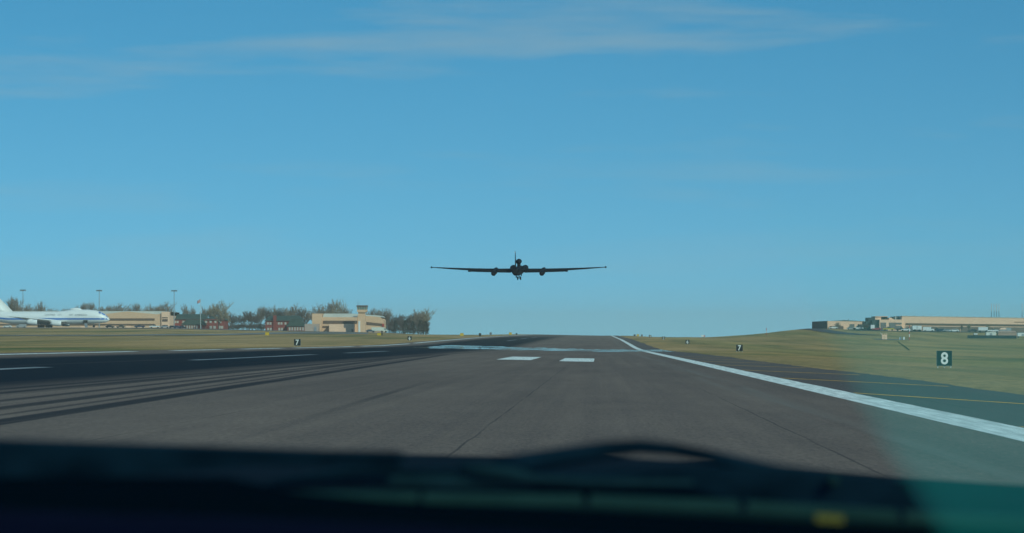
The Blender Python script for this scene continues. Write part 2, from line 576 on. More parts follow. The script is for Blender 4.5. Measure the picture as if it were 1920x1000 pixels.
def mirage(name, x0, x1, dfn0, dfn1, label, lift=0.012):
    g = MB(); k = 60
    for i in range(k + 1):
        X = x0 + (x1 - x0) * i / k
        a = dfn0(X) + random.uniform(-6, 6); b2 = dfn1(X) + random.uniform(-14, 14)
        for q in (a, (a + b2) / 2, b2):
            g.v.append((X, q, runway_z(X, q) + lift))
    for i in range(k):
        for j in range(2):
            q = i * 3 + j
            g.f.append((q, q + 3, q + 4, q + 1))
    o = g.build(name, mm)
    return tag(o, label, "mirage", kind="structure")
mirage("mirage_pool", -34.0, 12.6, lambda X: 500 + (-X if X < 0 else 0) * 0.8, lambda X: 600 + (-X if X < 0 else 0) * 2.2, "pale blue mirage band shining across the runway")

# taxiway on the left, road on the hill on the right
CONC = mat("pale_concrete", (0.20, 0.19, 0.175), 0.9, 0.1, var=0.18, vscale=(0.05, 0.02, 1))
def land_strip(name, stations, m, label, cat, lift=0.08):
    g = MB(); k = 6
    for (u, d0, d1) in stations:
        for i in range(k + 1):
            D = d0 + (d1 - d0) * i / k; X = XW(u, D)
            g.v.append((X, D, land_z(X, D) + lift))
    for j in range(len(stations) - 1):
        for i in range(k):
            q = j * (k + 1) + i
            g.f.append((q, q + k + 1, q + k + 2, q + 1))
    o = g.build(name, m, smooth=True)
    return tag(o, label, cat, kind="structure")
def resample(st, n):
    out = []
    for i in range(n + 1):
        u = st[0][0] + (st[-1][0] - st[0][0]) * i / n
        out.append((u, interp(u, [s[0] for s in st], [s[1] for s in st]), interp(u, [s[0] for s in st], [s[2] for s in st])))
    return out
land_strip("taxiway", resample([(-300, 930, 985), (200, 960, 1015), (420, 1020, 1120), (560, 1200, 1380), (690, 1290, 1440)], 60), CONC, "grey concrete taxiway through the grass on the left", "taxiway")
land_strip("apron", resample([(-300, 1440, 1740), (360, 1450, 1740), (480, 1440, 1720), (760, 1470, 1700)], 50), CONC, "concrete apron the white jetliner is parked on", "apron", 0.10)
ROAD = mat("dark_road", (0.075, 0.085, 0.09), 0.9, 0.1, var=0.15, vscale=(0.1, 0.1, 1))
def path_strip(name, pts, w, m, label, cat, lift=0.1, kind="structure"):
    """a strip of width w along ground points"""
    g = MB()
    P = [ground_at(u, d) for u, d in pts]
    fine = []
    for i in range(len(P) - 1):
        for k in range(8):
            fine.append(P[i].lerp(P[i + 1], k / 8))
    fine.append(P[-1])
    for i, p in enumerate(fine):
        a = fine[max(i - 1, 0)]; b2 = fine[min(i + 1, len(fine) - 1)]
        t = (b2 - a); t.z = 0; t.normalize(); s = Vector((t.y, -t.x, 0))
        for e in (-1, 0, 1):
            q = p + s * w * 0.5 * e
            g.v.append((q.x, q.y, land_z(q.x, q.y) + lift))
    for i in range(len(fine) - 1):
        for j in range(2):
            q = i * 3 + j
            g.f.append((q, q + 1, q + 4, q + 3))
    o = g.build(name, m, smooth=True)
    return tag(o, label, cat, kind=kind)
path_strip("road", [(1515, 1500), (1538, 1430), (1562, 1370), (1592, 1320), (1635, 1285)], 11, ROAD, "dark service road curving down the hill from the small hangar", "road")
path_strip("car_park", [(1600, 1452), (1700, 1440), (1800, 1440), (2050, 1440)], 26, ROAD, "dark car park strip in front of the long hangar", "car park")
path_strip("equipment_pad", [(1640, 1120), (1700, 1120)], 26, CONC, "pale gravel pad under the tan equipment shelter", "pad")
path_strip("ditch", [(1684, 1060), (1690, 960), (1697, 830), (1705, 700)], 0.3, mat("ditch_soil", (0.03, 0.04, 0.022), 1.0, 0.0), "thin dark ditch running down the grassy slope", "ditch", 0.06)

# ------------------------------------------------------------------ the black aircraft
BLACK = mat("matte_black_paint", (0.006, 0.007, 0.010), 0.6, 0.12, var=0.2, vscale=(0.6, 0.6, 0.6))
BLACK2 = mat("black_tyre_rubber", (0.010, 0.010, 0.011), 0.9, 0.1)
STEEL = mat("dark_steel", (0.08, 0.08, 0.085), 0.45, 0.4, metal=0.6)
def ring(cx, cy, cz, rx_, rz_, n=20):
    return [(cx + rx_ * math.cos(2 * math.pi * k / n), cy, cz + rz_ * math.sin(2 * math.pi * k / n)) for k in range(n)]
def body(sections, n=20):
    g = MB()
    g.loft([ring(*s, n=n) for s in sections])
    return g
U_D = 539.0
u2 = thing("spy_plane", (XW(972.5, U_D), U_D, ZW(507.5, U_D)), "black long-winged jet climbing away above the runway", "aircraft")
u2.rotation_euler = (math.radians(3.2), math.radians(0.0), math.radians(-3.0))
# y forward; fuselage
body([(0, -8.6, 0.10, .50, .52), (0, -8.2, 0.08, .58, .60), (0, -6, 0, .74, .76), (0, -3, -.02, .80, .82), (0, 0, -.02, .82, .84), (0, 3, 0, .80, .82), (0, 6, 0, .62, .72), (0, 8, -.05, .42, .5), (0, 9.6, -.12, .2, .25), (0, 10.4, -.16, .03, .03)], 24).build("fuselage", BLACK, u2, True)
body([(0, -8.75, .10, .42, .44), (0, -8.5, .10, .47, .49), (0, -8.45, .10, .30, .30)], 20).build("exhaust_nozzle", BLACK2, u2)
for s in (-1, 1):
    body([(s * .80, -4.6, .30, .05, .08), (s * .95, -2.4, .36, .40, .42), (s * 1.05, 0.5, .42, .56, .56), (s * 1.08, 2.2, .42, .54, .54), (s * 1.08, 2.9, .40, .48, .48)], 16).build("air_intake", BLACK, u2, True)
    # wing: root chord 4.2 m, tip 1.4 m, bending up
    g = MB(); rings = []
    for k in range(13):
        t = k / 12; X = s * (0.6 + 15.1 * t)
        ch = 4.3 * (1 - t) + 1.35 * t; th = 0.62 * (1 - t) ** 0.8 + 0.10
        zc = 0.0 + 0.62 * t ** 1.7 - .02
        y0 = 0.2 - 0.6 * t
        rings.append([(X, y0 + ch * .55, zc), (X, y0 + ch * .35, zc + th * .48), (X, y0, zc + th * .5), (X, y0 - ch * .25, zc + th * .28), (X, y0 - ch * .45, zc - .02),
                      (X, y0 - ch * .25, zc - th * .34), (X, y0, zc - th * .45), (X, y0 + ch * .35, zc - th * .4)])
    g.loft(rings)
    g.build("wing", BLACK, u2, True)
    # flaps hanging a little below the trailing edge
    g = MB()
    g.loft([[(s * a, -1.45 + .3 * (a / 9), zz + .06), (s * a, -2.35 + .45 * (a / 9), zz - .22), (s * a, -2.37 + .45 * (a / 9), zz - .27), (s * a, -1.5 + .3 * (a / 9), zz - .04)] for a, zz in ((1.2, -.05), (3.4, -.02), (6.5, .06), (9.0, .14))])
    g.build("flap", BLACK, u2)
    # wing pod
    body([(s * 4.35, -3.5, -.46, .05, .05), (s * 4.35, -3.1, -.46, .34, .36), (s * 4.35, -2.2, -.42, .46, .48), (s * 4.35, 0.5, -.22, .46, .50), (s * 4.35, 2.6, .02, .44, .46), (s * 4.35, 3.9, .14, .30, .32), (s * 4.35, 4.8, .18, .03, .03)], 20).build("wing_pod", BLACK, u2, True)
    MB().prism_x([(-2.0, .02), (-1.2, .2), (-.6, .05), (-1.3, -.2)], s * 8.75 - .2, s * 8.75 + .2).build("flap_fairing", BLACK, u2)
    MB().tube([(s * 15.65, -.9, .60), (s * 15.75, -.3, .60), (s * 15.75, .35, .60)], [.06, .18, .06], 8).build("wing_tip_skid", BLACK, u2)
    # tailplane
    g = MB(); rings = []
    for k in range(5):
        t = k / 4; X = s * (.3 + 2.9 * t); ch = 1.9 * (1 - t) + .8 * t; th = .2 * (1 - t) + .06
        rings.append([(X, -7.2 + ch * .4 - .3 * t, .36), (X, -7.2 - .3 * t, .36 + th / 2), (X, -7.2 - ch * .6 - .3 * t, .36), (X, -7.2 - .3 * t, .36 - th / 2)])
    g.loft(rings)
    g.build("tailplane", BLACK, u2, True)
g = MB(); rings = []
for k in range(6):
    t = k / 5; z = .45 + 3.25 * t; ch = 3.1 * (1 - t) + 1.5 * t; th = .16 * (1 - t) + .05
    rings.append([(0, -6.9 + ch * .5 - .8 * t, z), (th / 2, -7 - .8 * t, z), (0, -6.9 - ch * .5 - .5 * t, z), (-th / 2, -7 - .8 * t, z)])
g.loft(rings)
fin = g.build("tail_fin", BLACK, u2, True)
MB().tube([(0, -8.9, 3.45), (0, -8.2, 3.5)], [.05, .08], 8).build("beacon", mat("beacon_white", (.7, .7, .68), .4, .4), fin)
# dorsal radome on its pylon
g = MB(); g.loft([[(-.22, 1.6, z), (0, 2.2, z), (.22, 1.6, z), (.22, -.8, z), (0, -1.6, z), (-.22, -.8, z)] for z in (.6, 1.5)])
dp = g.build("dorsal_pylon", BLACK, u2, True)
body([(0, -2.6, 1.62, .04, .04), (0, -2.0, 1.62, .30, .30), (0, -.9, 1.62, .46, .46), (0, .8, 1.62, .48, .48), (0, 2.4, 1.60, .40, .40), (0, 3.4, 1.58, .16, .16), (0, 3.7, 1.58, .03, .03)], 20).build("radome", BLACK, dp, True)
gear = MB().tube([(0, 1.1, -.6), (0, 1.0, -1.42)], [.10, .08], 10).build("landing_gear", STEEL, u2)
for s in (-1, 1):
    MB().tube([(s * .17, 1.0, -1.42), (s * .36, 1.0, -1.42)], [.31, .31], 16).build("wheel", BLACK2, gear)
    MB().box(s * .36 - .02, s * .36 + .02, .3, 1.8, -.98, -.62).build("gear_door", BLACK, gear)
MB().tube([(-.2, 0.98, -1.42), (.2, .98, -1.42)], .06, 8).build("strut", STEEL, gear)
MB().prism_x([(-.6, -.55), (-.2, -.5), (-.35, -1.0), (-.55, -1.0)], .55, .60).build("blade_antenna", BLACK, u2)
tg = MB().tube([(0, -5.2, -.6), (0, -5.3, -.98)], .05, 8).build("tail_gear", STEEL, u2)
for s in (-1, 1):
    MB().tube([(s * .03, -5.3, -1.0), (s * .13, -5.3, -1.0)], .12, 12).build("wheel", BLACK2, tg)

# ------------------------------------------------------------------ the parked white jetliner
J_D = 1520.0
JS = J_D / F    # metres per pixel
WHITE = mat("white_aircraft_paint", (0.72, 0.73, 0.73), 0.35, 0.4)
BLUE = mat("blue_stripe_paint", (0.015, 0.15, 0.50), 0.4, 0.4)
GREYM = mat("grey_metal", (0.30, 0.31, 0.32), 0.4, 0.4, metal=0.4)
DARK = mat("dark_void", (0.02, 0.02, 0.022), 0.8, 0.2)
GLASS = mat("dark_window_glass", (0.03, 0.04, 0.05), 0.1, 0.5)
jx = XW(206, J_D)
jz = land_z(jx - 30, J_D) + 0.1
jet = thing("jetliner", (jx, J_D, jz), "white four-engined jetliner with blue stripe parked on the left apron", "aircraft")
# x: nose at 0, tail towards -x
SEC = [(-0.05, 4.05, .08, .08), (-.8, 4.15, .95, 1.0), (-2.0, 4.5, 1.75, 1.9), (-4.2, 5.0, 2.5, 2.75), (-7.0, 5.35, 3.0, 3.35), (-11, 5.45, 3.2, 3.65), (-18, 5.4, 3.25, 3.75), (-22, 5.2, 3.25, 3.5), (-27, 4.85, 3.25, 3.25), (-40, 4.8, 3.25, 3.2), (-50, 4.9, 3.1, 3.1), (-57, 5.4, 2.5, 2.6), (-63, 6.2, 1.7, 1.7), (-68, 6.9, .8, .8), (-70, 7.1, .2, .25)]
def jring(s, k=1.0, n=28):
    return [(s[0], s[2] * k * math.cos(2 * math.pi * i / n), s[1] + s[3] * k * math.sin(2 * math.pi * i / n)) for i in range(n)]
def jsec(x):
    X = [-q[0] for q in SEC]
    return (x, interp(-x, X, [q[1] for q in SEC]), interp(-x, X, [q[2] for q in SEC]), interp(-x, X, [q[3] for q in SEC]))
g = MB(); g.loft([jring(s) for s in SEC])
fus = g.build("fuselage", WHITE, jet, True)
# stripe: a proud skin on the sides
for s in (-1, 1):
    g = MB(); q0 = []
    stations = [-.9 - i * 1.0 for i in range(68)]
    for x in stations:
        sc = jsec(x); r = []
        mid = 4.35 if x > -52 else 4.35 + (-52 - x) * .11
        for zz in (mid - .38, mid + .38):
            t = max(-1, min(1, (zz - sc[1]) / sc[3]))
            r.append((x, s * sc[2] * math.sqrt(1 - t * t) * 1.0 + s * .03, zz))
        g.v += r
    for i in range(len(stations) - 1):
        g.f.append((2 * i, 2 * i + 2, 2 * i + 3, 2 * i + 1))
    g.build("blue_stripe", BLUE, fus)
# anti-glare band sweeping up the nose to the flight deck
g = MB()
for x in [-.9 - i * .5 for i in range(10)]:
    sc = jsec(x)
    for a in (48, 68, 90, 112, 132):
        g.v.append((x, sc[2] * 1.012 * math.cos(math.radians(a)), sc[1] + sc[3] * 1.012 * math.sin(math.radians(a))))
for i in range(9):
    for k in range(4):
        q = i * 5 + k
        g.f.append((q, q + 1, q + 6, q + 5))
g.build("nose_band", BLUE, fus)
for s in (-1, 1):
    MB().prism_x([(0, 0), (.9, 0), (.9, .55), (0, .55)], 0, .06).build("flight_deck_window", GLASS, fus, loc=(-4.7, s * 2.1 - .45, 7.1))
body([(0, -3.4, 0, .05, .05), (0, -2.2, 0, .8, .65), (0, 0, 0, 1.1, .95), (0, 2.0, 0, .9, .7), (0, 3.2, 0, .05, .05)], 16).build("satellite_dome", WHITE, fus, True, (-17.5, 0, 9.15))
bpy.context.view_layer.update()
dome = [o for o in fus.children if o.name.startswith("satellite_dome")][0]
dome.rotation_euler = (0, 0, math.radians(90))
for s in (-1, 1):
    g = MB(); rings = []
    for k in range(7):
        t = k / 6; Y = s * (2.6 + 26.5 * t); x0 = -20.5 - 22 * t; ch = 14.5 * (1 - t) ** 1.3 + 3.6; th = 1.5 * (1 - t) + .25; z = 2.9 + 2.4 * t
        rings.append([(x0, Y, z), (x0 - ch * .3, Y, z + th * .55), (x0 - ch, Y, z), (x0 - ch * .3, Y, z - th * .45)])
    g.loft(rings); g.build("wing", WHITE, jet, True)
    for (ex, ey, ez) in ((-22.5, 11.7, 1.95), (-33.0, 20.8, 2.55)):
        g = MB(); g.loft([[(ex + a, s * ey + r * math.cos(2 * math.pi * i / 18), ez + r * math.sin(2 * math.pi * i / 18)) for i in range(18)] for a, r in ((0, 1.18), (-.3, 1.32), (-1.6, 1.38), (-3.6, 1.2), (-4.4, 1.0), (-5.6, .55))])
        en = g.build("engine", WHITE, jet, True)
        MB().tube([(ex + .02, s * ey, ez), (ex + .06, s * ey, ez)], [1.05, 1.05], 18).build("fan", DARK, en)
        MB().prism([(ex - 1.2, ez + 1.25), (ex - 4.6, ez + .8), (ex - 6.4, ez + 1.25), (ex - 3.4, ez + 1.75)], s * ey - .2, s * ey + .2).build("pylon", WHITE, en)
    g = MB(); rings = []
    for k in range(4):
        t = k / 3; Y = s * (1.2 + 9.6 * t); x0 = -60 - 7.5 * t; ch = 7.5 * (1 - t) + 2.4; z = 6.6 + .9 * t
        rings.append([(x0, Y, z), (x0 - ch * .4, Y, z + .3), (x0 - ch, Y, z), (x0 - ch * .4, Y, z - .3)])
    g.loft(rings); g.build("tailplane", WHITE, jet, True)
    for gx in (-31, -35):
        lg = MB().tube([(gx, s * 2.6, 2.2), (gx, s * 2.6, .7)], .22, 8).build("main_gear", GREYM, jet)
        for w in (-.7, .7):
            for yy in (-.5, .5):
                MB().tube([(gx + w, s * 2.6 + yy - .2, .62), (gx + w, s * 2.6 + yy + .2, .62)], .62, 14).build("wheel", BLACK2, lg)
lg = MB().tube([(-8.2, 0, 2.2), (-8.2, 0, .6)], .18, 8).build("nose_gear", GREYM, jet)
for yy in (-.45, .45):
    MB().tube([(-8.2, yy - .18, .58), (-8.2, yy + .18, .58)], .58, 14).build("wheel", BLACK2, lg)
MB().box(-13.0, -10.8, -3.4, -3.12, 1.9, 3.7).build("open_door", DARK, jet)
MB().prism([(-11.8, 0.05), (-10.6, 0.05), (-10.9, 2.1), (-12.2, 2.1)], -5.0, -3.5).build("airstair", GREYM, jet)
g = MB(); rings = []
for k in range(7):
    t = k / 6; z = 7.4 + 11.4 * t; x0 = -48.5 - 11.5 * t; ch = 14.0 * (1 - t) + 4.4; th = 1.1 * (1 - t) + .3
    rings.append([(x0, 0, z), (x0 - ch * .4, -th / 2, z), (x0 - ch, 0, z), (x0 - ch * .4, th / 2, z)])
g.loft(rings); g.build("tail_fin", WHITE, jet, True)
def text_mesh(name, s, size, m, parent=None, extrude=0.01, offset=0.0, space=1.0):
    cu = bpy.data.curves.new(name, 'FONT')
    cu.body = s; cu.size = size; cu.extrude = extrude; cu.offset = offset; cu.align_x = 'CENTER'; cu.align_y = 'CENTER'
    cu.space_character = space; cu.resolution_u = 4
    tmp = bpy.data.objects.new(name + "_tmp", cu)
    COL.objects.link(tmp)
    dg = bpy.context.evaluated_depsgraph_get()
    me = bpy.data.meshes.new_from_object(tmp.evaluated_get(dg))
    bpy.data.objects.remove(tmp)
    bpy.data.curves.remove(cu)
    me.materials.clear(); me.materials.append(m)
    me.name = name
    o = bpy.data.objects.new(name, me)
    COL.objects.link(o)
    if parent: o.parent = parent
    return o
for wd, wx_ in (("UNITED", -30.0), ("STATES", -23.6), ("OF", -19.2), ("AMERICA", -14.2)):
    lt = text_mesh("lettering", wd, 1.3, mat("lettering_grey", (.10, .12, .16), .6), fus, .01, 0.0, 1.2)
    lt.rotation_euler = (math.radians(68), 0, 0); lt.location = (wx_, -2.98 if wx_ < -22 else -3.22, 6.35)

# ------------------------------------------------------------------ buildings
TAN = mat("tan_cladding", (0.66, 0.41, 0.26), 0.85, 0.15, var=0.07, vscale=(0.3, 0.3, 1.2))
TAN2 = mat("pale_tan_cladding", (0.80, 0.50, 0.345), 0.85, 0.15, var=0.07, vscale=(0.3, 0.3, 1.2))
BROWN = mat("brown_band", (0.13, 0.085, 0.065), 0.8, 0.2, var=0.12, vscale=(0.4, 0.4, 1))
ROOFW = mat("pale_metal_roof", (0.50, 0.51, 0.48), 0.6, 0.3, var=0.08, vscale=(0.2, 0.2, 1))
GREENROOF = mat("dark_green_roof", (0.045, 0.075, 0.065), 0.7, 0.2, var=0.15, vscale=(0.6, 0.6, 0.6))
BRICK = mat("red_brick", (0.23, 0.055, 0.045), 0.9, 0.1, var=0.2, vscale=(0.5, 0.5, 1))
PALEWIN = mat("pale_window", (0.42, 0.40, 0.35), 0.4, 0.4)
GREYDOOR = mat("grey_roller_door", (0.16, 0.145, 0.14), 0.7, 0.2, var=0.1, vscale=(0.2, 0.2, 3))
DK_AND_SHADED = mat("dark_and_shaded_cladding", (0.05, 0.065, 0.07), 0.8, 0.2)  # dark tone carries the painted shade of the left-facing hangar ends

class Bld:
    """building whose front stands at depth d; pieces are given by picture columns/rows at that depth"""
    def __init__(self, name, u, y, d, label, cat="building"):
        self.d = d; self.o = Vector((XW(u, d), d, ZW(y, d)))
        self.t = thing(name, self.o, label, cat)
    def X(self, u): return XW(u, self.d) - self.o.x
    def Z(self, y): return ZW(y, self.d) - self.o.z
    def box(self, name, u0, u1, y0, y1, m, front=0.0, depth=20.0, parent=None):
        """y0 top row, y1 bottom row; front: how far proud (-) or back (+)"""
        return MB().box(self.X(u0), self.X(u1), front, front + depth, self.Z(y1), self.Z(y0)).build(name, m, parent or self.t)
    def poly(self, name, pts, m, front=0.0, depth=20.0, parent=None):
        return MB().prism([(self.X(u), self.Z(y)) for u, y in pts], front, front + depth).build(name, m, parent or self.t)
    def hip(self, name, u0, u1, ye, yr, inset, depth, m, front=-0.6):
        x0, x1, z0, z1 = self.X(u0), self.X(u1), self.Z(ye), self.Z(yr)
        i = inset * self.d / F
        return MB().add([(x0, front, z0), (x1, front, z0), (x1, front + depth, z0), (x0, front + depth, z0), (x0 + i, front + depth / 2, z1), (x1 - i, front + depth / 2, z1)],
                        [(0, 1, 5, 4), (1, 2, 5), (2, 3, 4, 5), (3, 0, 4), (3, 2, 1, 0)]).build(name, m, self.t)

# hangar behind the jetliner
B = Bld("hangar", 120, 618.5, 1640, "long tan hangar with brown bands behind the white jetliner")
B.poly("wall", [(-120, 619), (303, 619), (303, 588.5), (292, 589.5), (238, 584.2), (190, 590), (150, 589), (112, 584), (66, 590.5), (30, 589), (-20, 585), (-120, 590)], TAN, 0, 40)
B.poly("roof", [(-120, 592), (318, 592), (318, 585.2), (300, 583.6), (-120, 583.2)], ROOFW, 3, 36)
B.box("window_band", -118, 290, 597.2, 601, BROWN, -.3, .6)
B.box("window_band", -118, 290, 607.5, 610.2, BROWN, -.3, .6)
en = B.box("end_block", 303.2, 318, 585, 619, TAN2, -1.0, 39)
for y in (595, 598.5, 609.5):
    B.box("window", 305, 315, y, y + (1.6 if y < 597 else 4.4), BROWN, -1.25, .4, en)
for u in (150, 172, 196, 215, 236, 262, 281):
    B.box("bay_door", u, u + 9, 611.4, 618.5, TAN2, -.25, .4)
# red brick buildings with green roofs
B = Bld("brick_house", 370, 618, 1660, "red brick house with long green roof right of the tan hangar")
B.box("wall", 318.6, 421, 598.5, 619, BRICK, 0, 16)
r = B.hip("roof", 317, 386, 599.5, 589, 5, 17.5, GREENROOF)
B.hip("roof", 386.2, 423, 600.5, 593, 7, 17.4, GREENROOF)
for u in (326, 331, 342, 384.5, 393, 402, 411):
    B.box("window", u, u + 4, 601.8, 606, PALEWIN, -.12, .2)
for u in (322, 328, 393, 400, 409, 414):
    B.box("window", u, u + 4.5, 611.5, 616.5, PALEWIN, -.12, .2)
po = B.box("porch", 344, 386, 608.5, 619, BRICK, -5, 4.9)
B.poly("porch_roof", [(341.5, 609.5), (388.5, 609.5), (381, 600), (352, 600)], GREENROOF, -5.6, 5.5)
for u in (347, 352, 356.5, 361, 365.5, 370, 378):
    B.box("porch_window", u, u + 2.6, 610.6, 617.2, PALEWIN, -5.2, .2, po)
B = Bld("brick_house", 535, 621, 1600, "smaller red brick house with green roof left of the control tower building")
B.box("wall", 497.5, 544, 601, 621.5, BRICK, 0, 14)
B.box("stair_tower", 512.5, 518, 592, 621.5, BRICK, -.8, 3)
B.hip("roof", 496, 566, 602, 592, 6, 15.4, GREENROOF)
po = B.box("porch", 540, 573, 611.5, 621.5, BRICK, -4, 3.9)
B.poly("porch_roof", [(538, 612.5), (574.5, 612.5), (566, 598), (548, 598)], GREENROOF, -4.5, 4.4)
for u in (500.5, 505.5, 521, 526, 533.5):
    B.box("window", u, u + 3.6, 604.5, 609, PALEWIN, -.12, .2)
for u in (501, 506, 522, 527):
    B.box("window", u, u + 3.6, 615, 620, PALEWIN, -.12, .2)
for u in (543, 548, 553, 558, 563, 568):
    B.box("porch_window", u, u + 3, 614, 620, PALEWIN, -4.15, .2, po)
# control tower building
B = Bld("control_building", 650, 623, 1540, "tan terminal building with pale roof below the control tower")
B.box("wall", 604, 670, 595, 623.5, TAN, 0, 22)
B.box("corner_block", 585.5, 603.8, 588.2, 623.5, TAN, -1.2, 20)
B.poly("roof", [(604, 595.2), (718, 595.2), (712, 592), (690, 590.5), (660, 588.2), (607, 588.2)], ROOFW, 2, 18)
B.poly("side_wall", [(670.2, 623.5), (718.5, 623.5), (718.5, 600), (712, 595), (700, 593.5), (670.2, 591.5)], TAN, 1.6, 18)
B.box("window_band", 606, 670, 601.6, 607, BROWN, -.3, .5)
B.poly("window_band", [(687, 609), (716, 611), (716, 607), (687, 603.8)], BROWN, 1.3, .5)
B.box("annex", 619, 666, 608, 623.8, TAN2, -6, 5.9)
B.box("annex", 574.5, 600, 607.8, 622, mat("pink_render", (0.42, 0.31, 0.26), .9, .1), -9, 7)
B.box("door", 592, 596.5, 613, 621.8, GREYM, -9.2, .3)
B.box("doorway", 605, 617, 611.5, 614.5, BROWN, -.4, .5)
for u in (661.5, 680):
    B.box("door", u, u + 2, 617.5, 623.6, BROWN, -7.4 if u < 670 else -9.4, .5)
B.box("rooftop_unit", 663, 669.6, 592.5, 595.1, GREYM, -.0, 2)
B.box("red_panel", 716.5, 720, 607, 613, mat("red_panel", (.4, .05, .03), .7), .9, 1.5)
B = Bld("control_tower", 678.5, 623, 1525, "tan control tower with green-glazed cab", "tower")
B.box("shaft", 671.5, 684.5, 586, 624, TAN, 0, 4)
B.poly("collar", [(671, 586), (686, 586), (688, 584), (688, 581), (669.5, 581), (669.5, 584)], TAN, -.7, 5.4)
cab = B.poly("cab", [(670, 581), (687.5, 581), (688.5, 575), (669, 575)], mat("green_glass", (0.10, 0.17, 0.15), .15, .5), -.5, 5)
for u in (670, 673.8, 678.5, 683, 686.8):
    B.box("mullion", u, u + .5, 575.2, 581, TAN, -.62, .1, cab)
B.box("cab_roof", 668.6, 688.8, 572.8, 575, BROWN, -.9, 5.8)
MB().tube([(B.X(671), 1, B.Z(573)), (B.X(671), 1, B.Z(563))], .08, 6).build("antenna", STEEL, B.t)
B.box("white_panel", 672, 675.5, 602.5, 623, mat("white_panel", (.68, .68, .66), .6), -.25, .25)

# right: small hangar on the hill
B = Bld("small_hangar", 1580, 618.5, 1520, "small tan hangar on the hilltop left of the long one")
bw = B.poly("wall", [(1551.5, 619.5), (1624, 619.5), (1624, 603.4), (1551.5, 602.2)], TAN2, 0, 45)
# gable end seen obliquely, its shade put into the dark colour
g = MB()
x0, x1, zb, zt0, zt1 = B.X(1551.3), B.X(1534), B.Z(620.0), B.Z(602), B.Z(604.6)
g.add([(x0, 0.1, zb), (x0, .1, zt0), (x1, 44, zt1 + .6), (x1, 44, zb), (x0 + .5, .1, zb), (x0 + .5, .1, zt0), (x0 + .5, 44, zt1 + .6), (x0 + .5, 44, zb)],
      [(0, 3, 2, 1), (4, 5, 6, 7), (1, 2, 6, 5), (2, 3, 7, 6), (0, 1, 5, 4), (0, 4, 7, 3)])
ge = g.build("gable_end", DK_AND_SHADED, B.t)
B.poly("roof", [(1551, 602.4), (1624, 603.6), (1622, 602.6), (1584, 600.6), (1568, 601.5)], mat("dark_roof", (.09, .09, .08), .8, .1), 1, 43)
B.box("roller_door", 1593, 1602, 608, 619, GREYDOOR, -.2, .3)
B.box("lean_to", 1556, 1579.5, 611.8, 619.4, mat("brown_shed", (.15, .09, .075), .85, .1), -7, 6.8)
B.box("lean_to", 1579.6, 1588, 615.5, 619.4, TAN2, -5, 4.8)
MB().tube([(B.X(1593.5), 8, B.Z(602)), (B.X(1593.5), 8, B.Z(598))], .1, 6).build("antenna", STEEL, B.t)
B.box("vent", 1609, 1611, 608, 611.5, BROWN, -.15, .2)
# right: long hangar
B = Bld("long_hangar", 1760, 622.5, 1490, "very long tan hangar with dark window bands on the right")
B.poly("wall", [(1691, 624.5), (2080, 627), (2080, 598.8), (1691, 592.8)], TAN2, 0, 60)
fb = B.poly("front_block", [(1648.5, 623.5), (1690.8, 623.8), (1690.8, 599.5), (1648.5, 599.5)], TAN2, -1.5, 30)
B.box("roller_door", 1651, 1661, 605.2, 613, GREYDOOR, -1.8, .3, fb)
B.box("roller_door", 1667, 1679, 605.2, 617.5, GREYDOOR, -1.8, .3, fb)
B.box("roller_door", 1679.3, 1690, 605.4, 608.2, GREYDOOR, -1.8, .3, fb)
B.box("roller_door", 1679.3, 1690, 611, 618, GREYDOOR, -1.8, .3, fb)
B.box("garage_door", 1651, 1664, 614, 623.4, mat("dull_grey_door", (.13, .12, .14), .8, .1), -1.7, .2, fb)
B.box("upper_block", 1643.5, 1655, 593.8, 599.4, TAN2, 8, 20)
B.poly("upper_roof", [(1643, 593.9), (1669, 593.9), (1669, 593), (1643, 593)], TAN2, 7.5, 22)
B.box("upper_wall", 1655.2, 1669, 594, 599.4, DK_AND_SHADED, 14, 18)
B.poly("skylight", [(1669.2, 599.4), (1678.5, 599.4), (1673, 595.8), (1669.2, 595.8)], TAN2, 6, 10)
B.box("plant_room", 1679, 1690.7, 594.8, 599.4, DK_AND_SHADED, 10, 16)
for u in (1681, 1689.3):
    B.box("flue", u, u + 1.6, 592.2, 599.3, ROOFW, 6, 1.2)
# stepped west end, its shade put into the dark colour
B.box("west_wing", 1636, 1648.3, 600, 623, DK_AND_SHADED, .5, 28)
B.box("west_annex", 1626, 1635.8, 603, 622, DK_AND_SHADED, 6, 22)
B.box("west_top", 1631, 1643.3, 595.5, 603, DK_AND_SHADED, 8, 18)
def slanted(name, u0, u1, f0, f1, m, front, depth, parent=None):
    """a band that follows the long wall: f = fraction of the wall's height from the top"""
    def yy(u, f):
        t = (u - 1691) / (2080 - 1691)
        a = 592.8 + 6.0 * t; b2 = 624.5 + 2.5 * t
        return a + (b2 - a) * f
    return B.poly(name, [(u0, yy(u0, f1)), (u1, yy(u1, f1)), (u1, yy(u1, f0)), (u0, yy(u0, f0))], m, front, depth, parent)
slanted("window_band", 1698, 2078, .42, .53, BROWN, -.3, .5)
slanted("lower_cladding", 1698, 2078, .60, .99, mat("lower_brown", (0.17, 0.125, 0.105), .85, .1, var=.1, vscale=(.2, .2, 1)), -.3, .5)
slanted("coping", 1690.9, 2080, -.015, .015, ROOFW, -.2, 60.3)
for u in range(1700, 2060, 16):
    B.box("roof_vent", u, u + 1.4, 592.0 + (u - 1691) * .0154 - .9, 592.5 + (u - 1691) * .0154 + .3, GREYM, 5, .6)
for u in (1698, 1728, 1758, 1800, 1862, 1886):
    slanted("column", u, u + .7, .60, .99, TAN2, -.5, .2)
for u in (1704, 1738, 1890):
    slanted("loading_door", u, u + 8, .66, .98, GREYDOOR, -.55, .25)
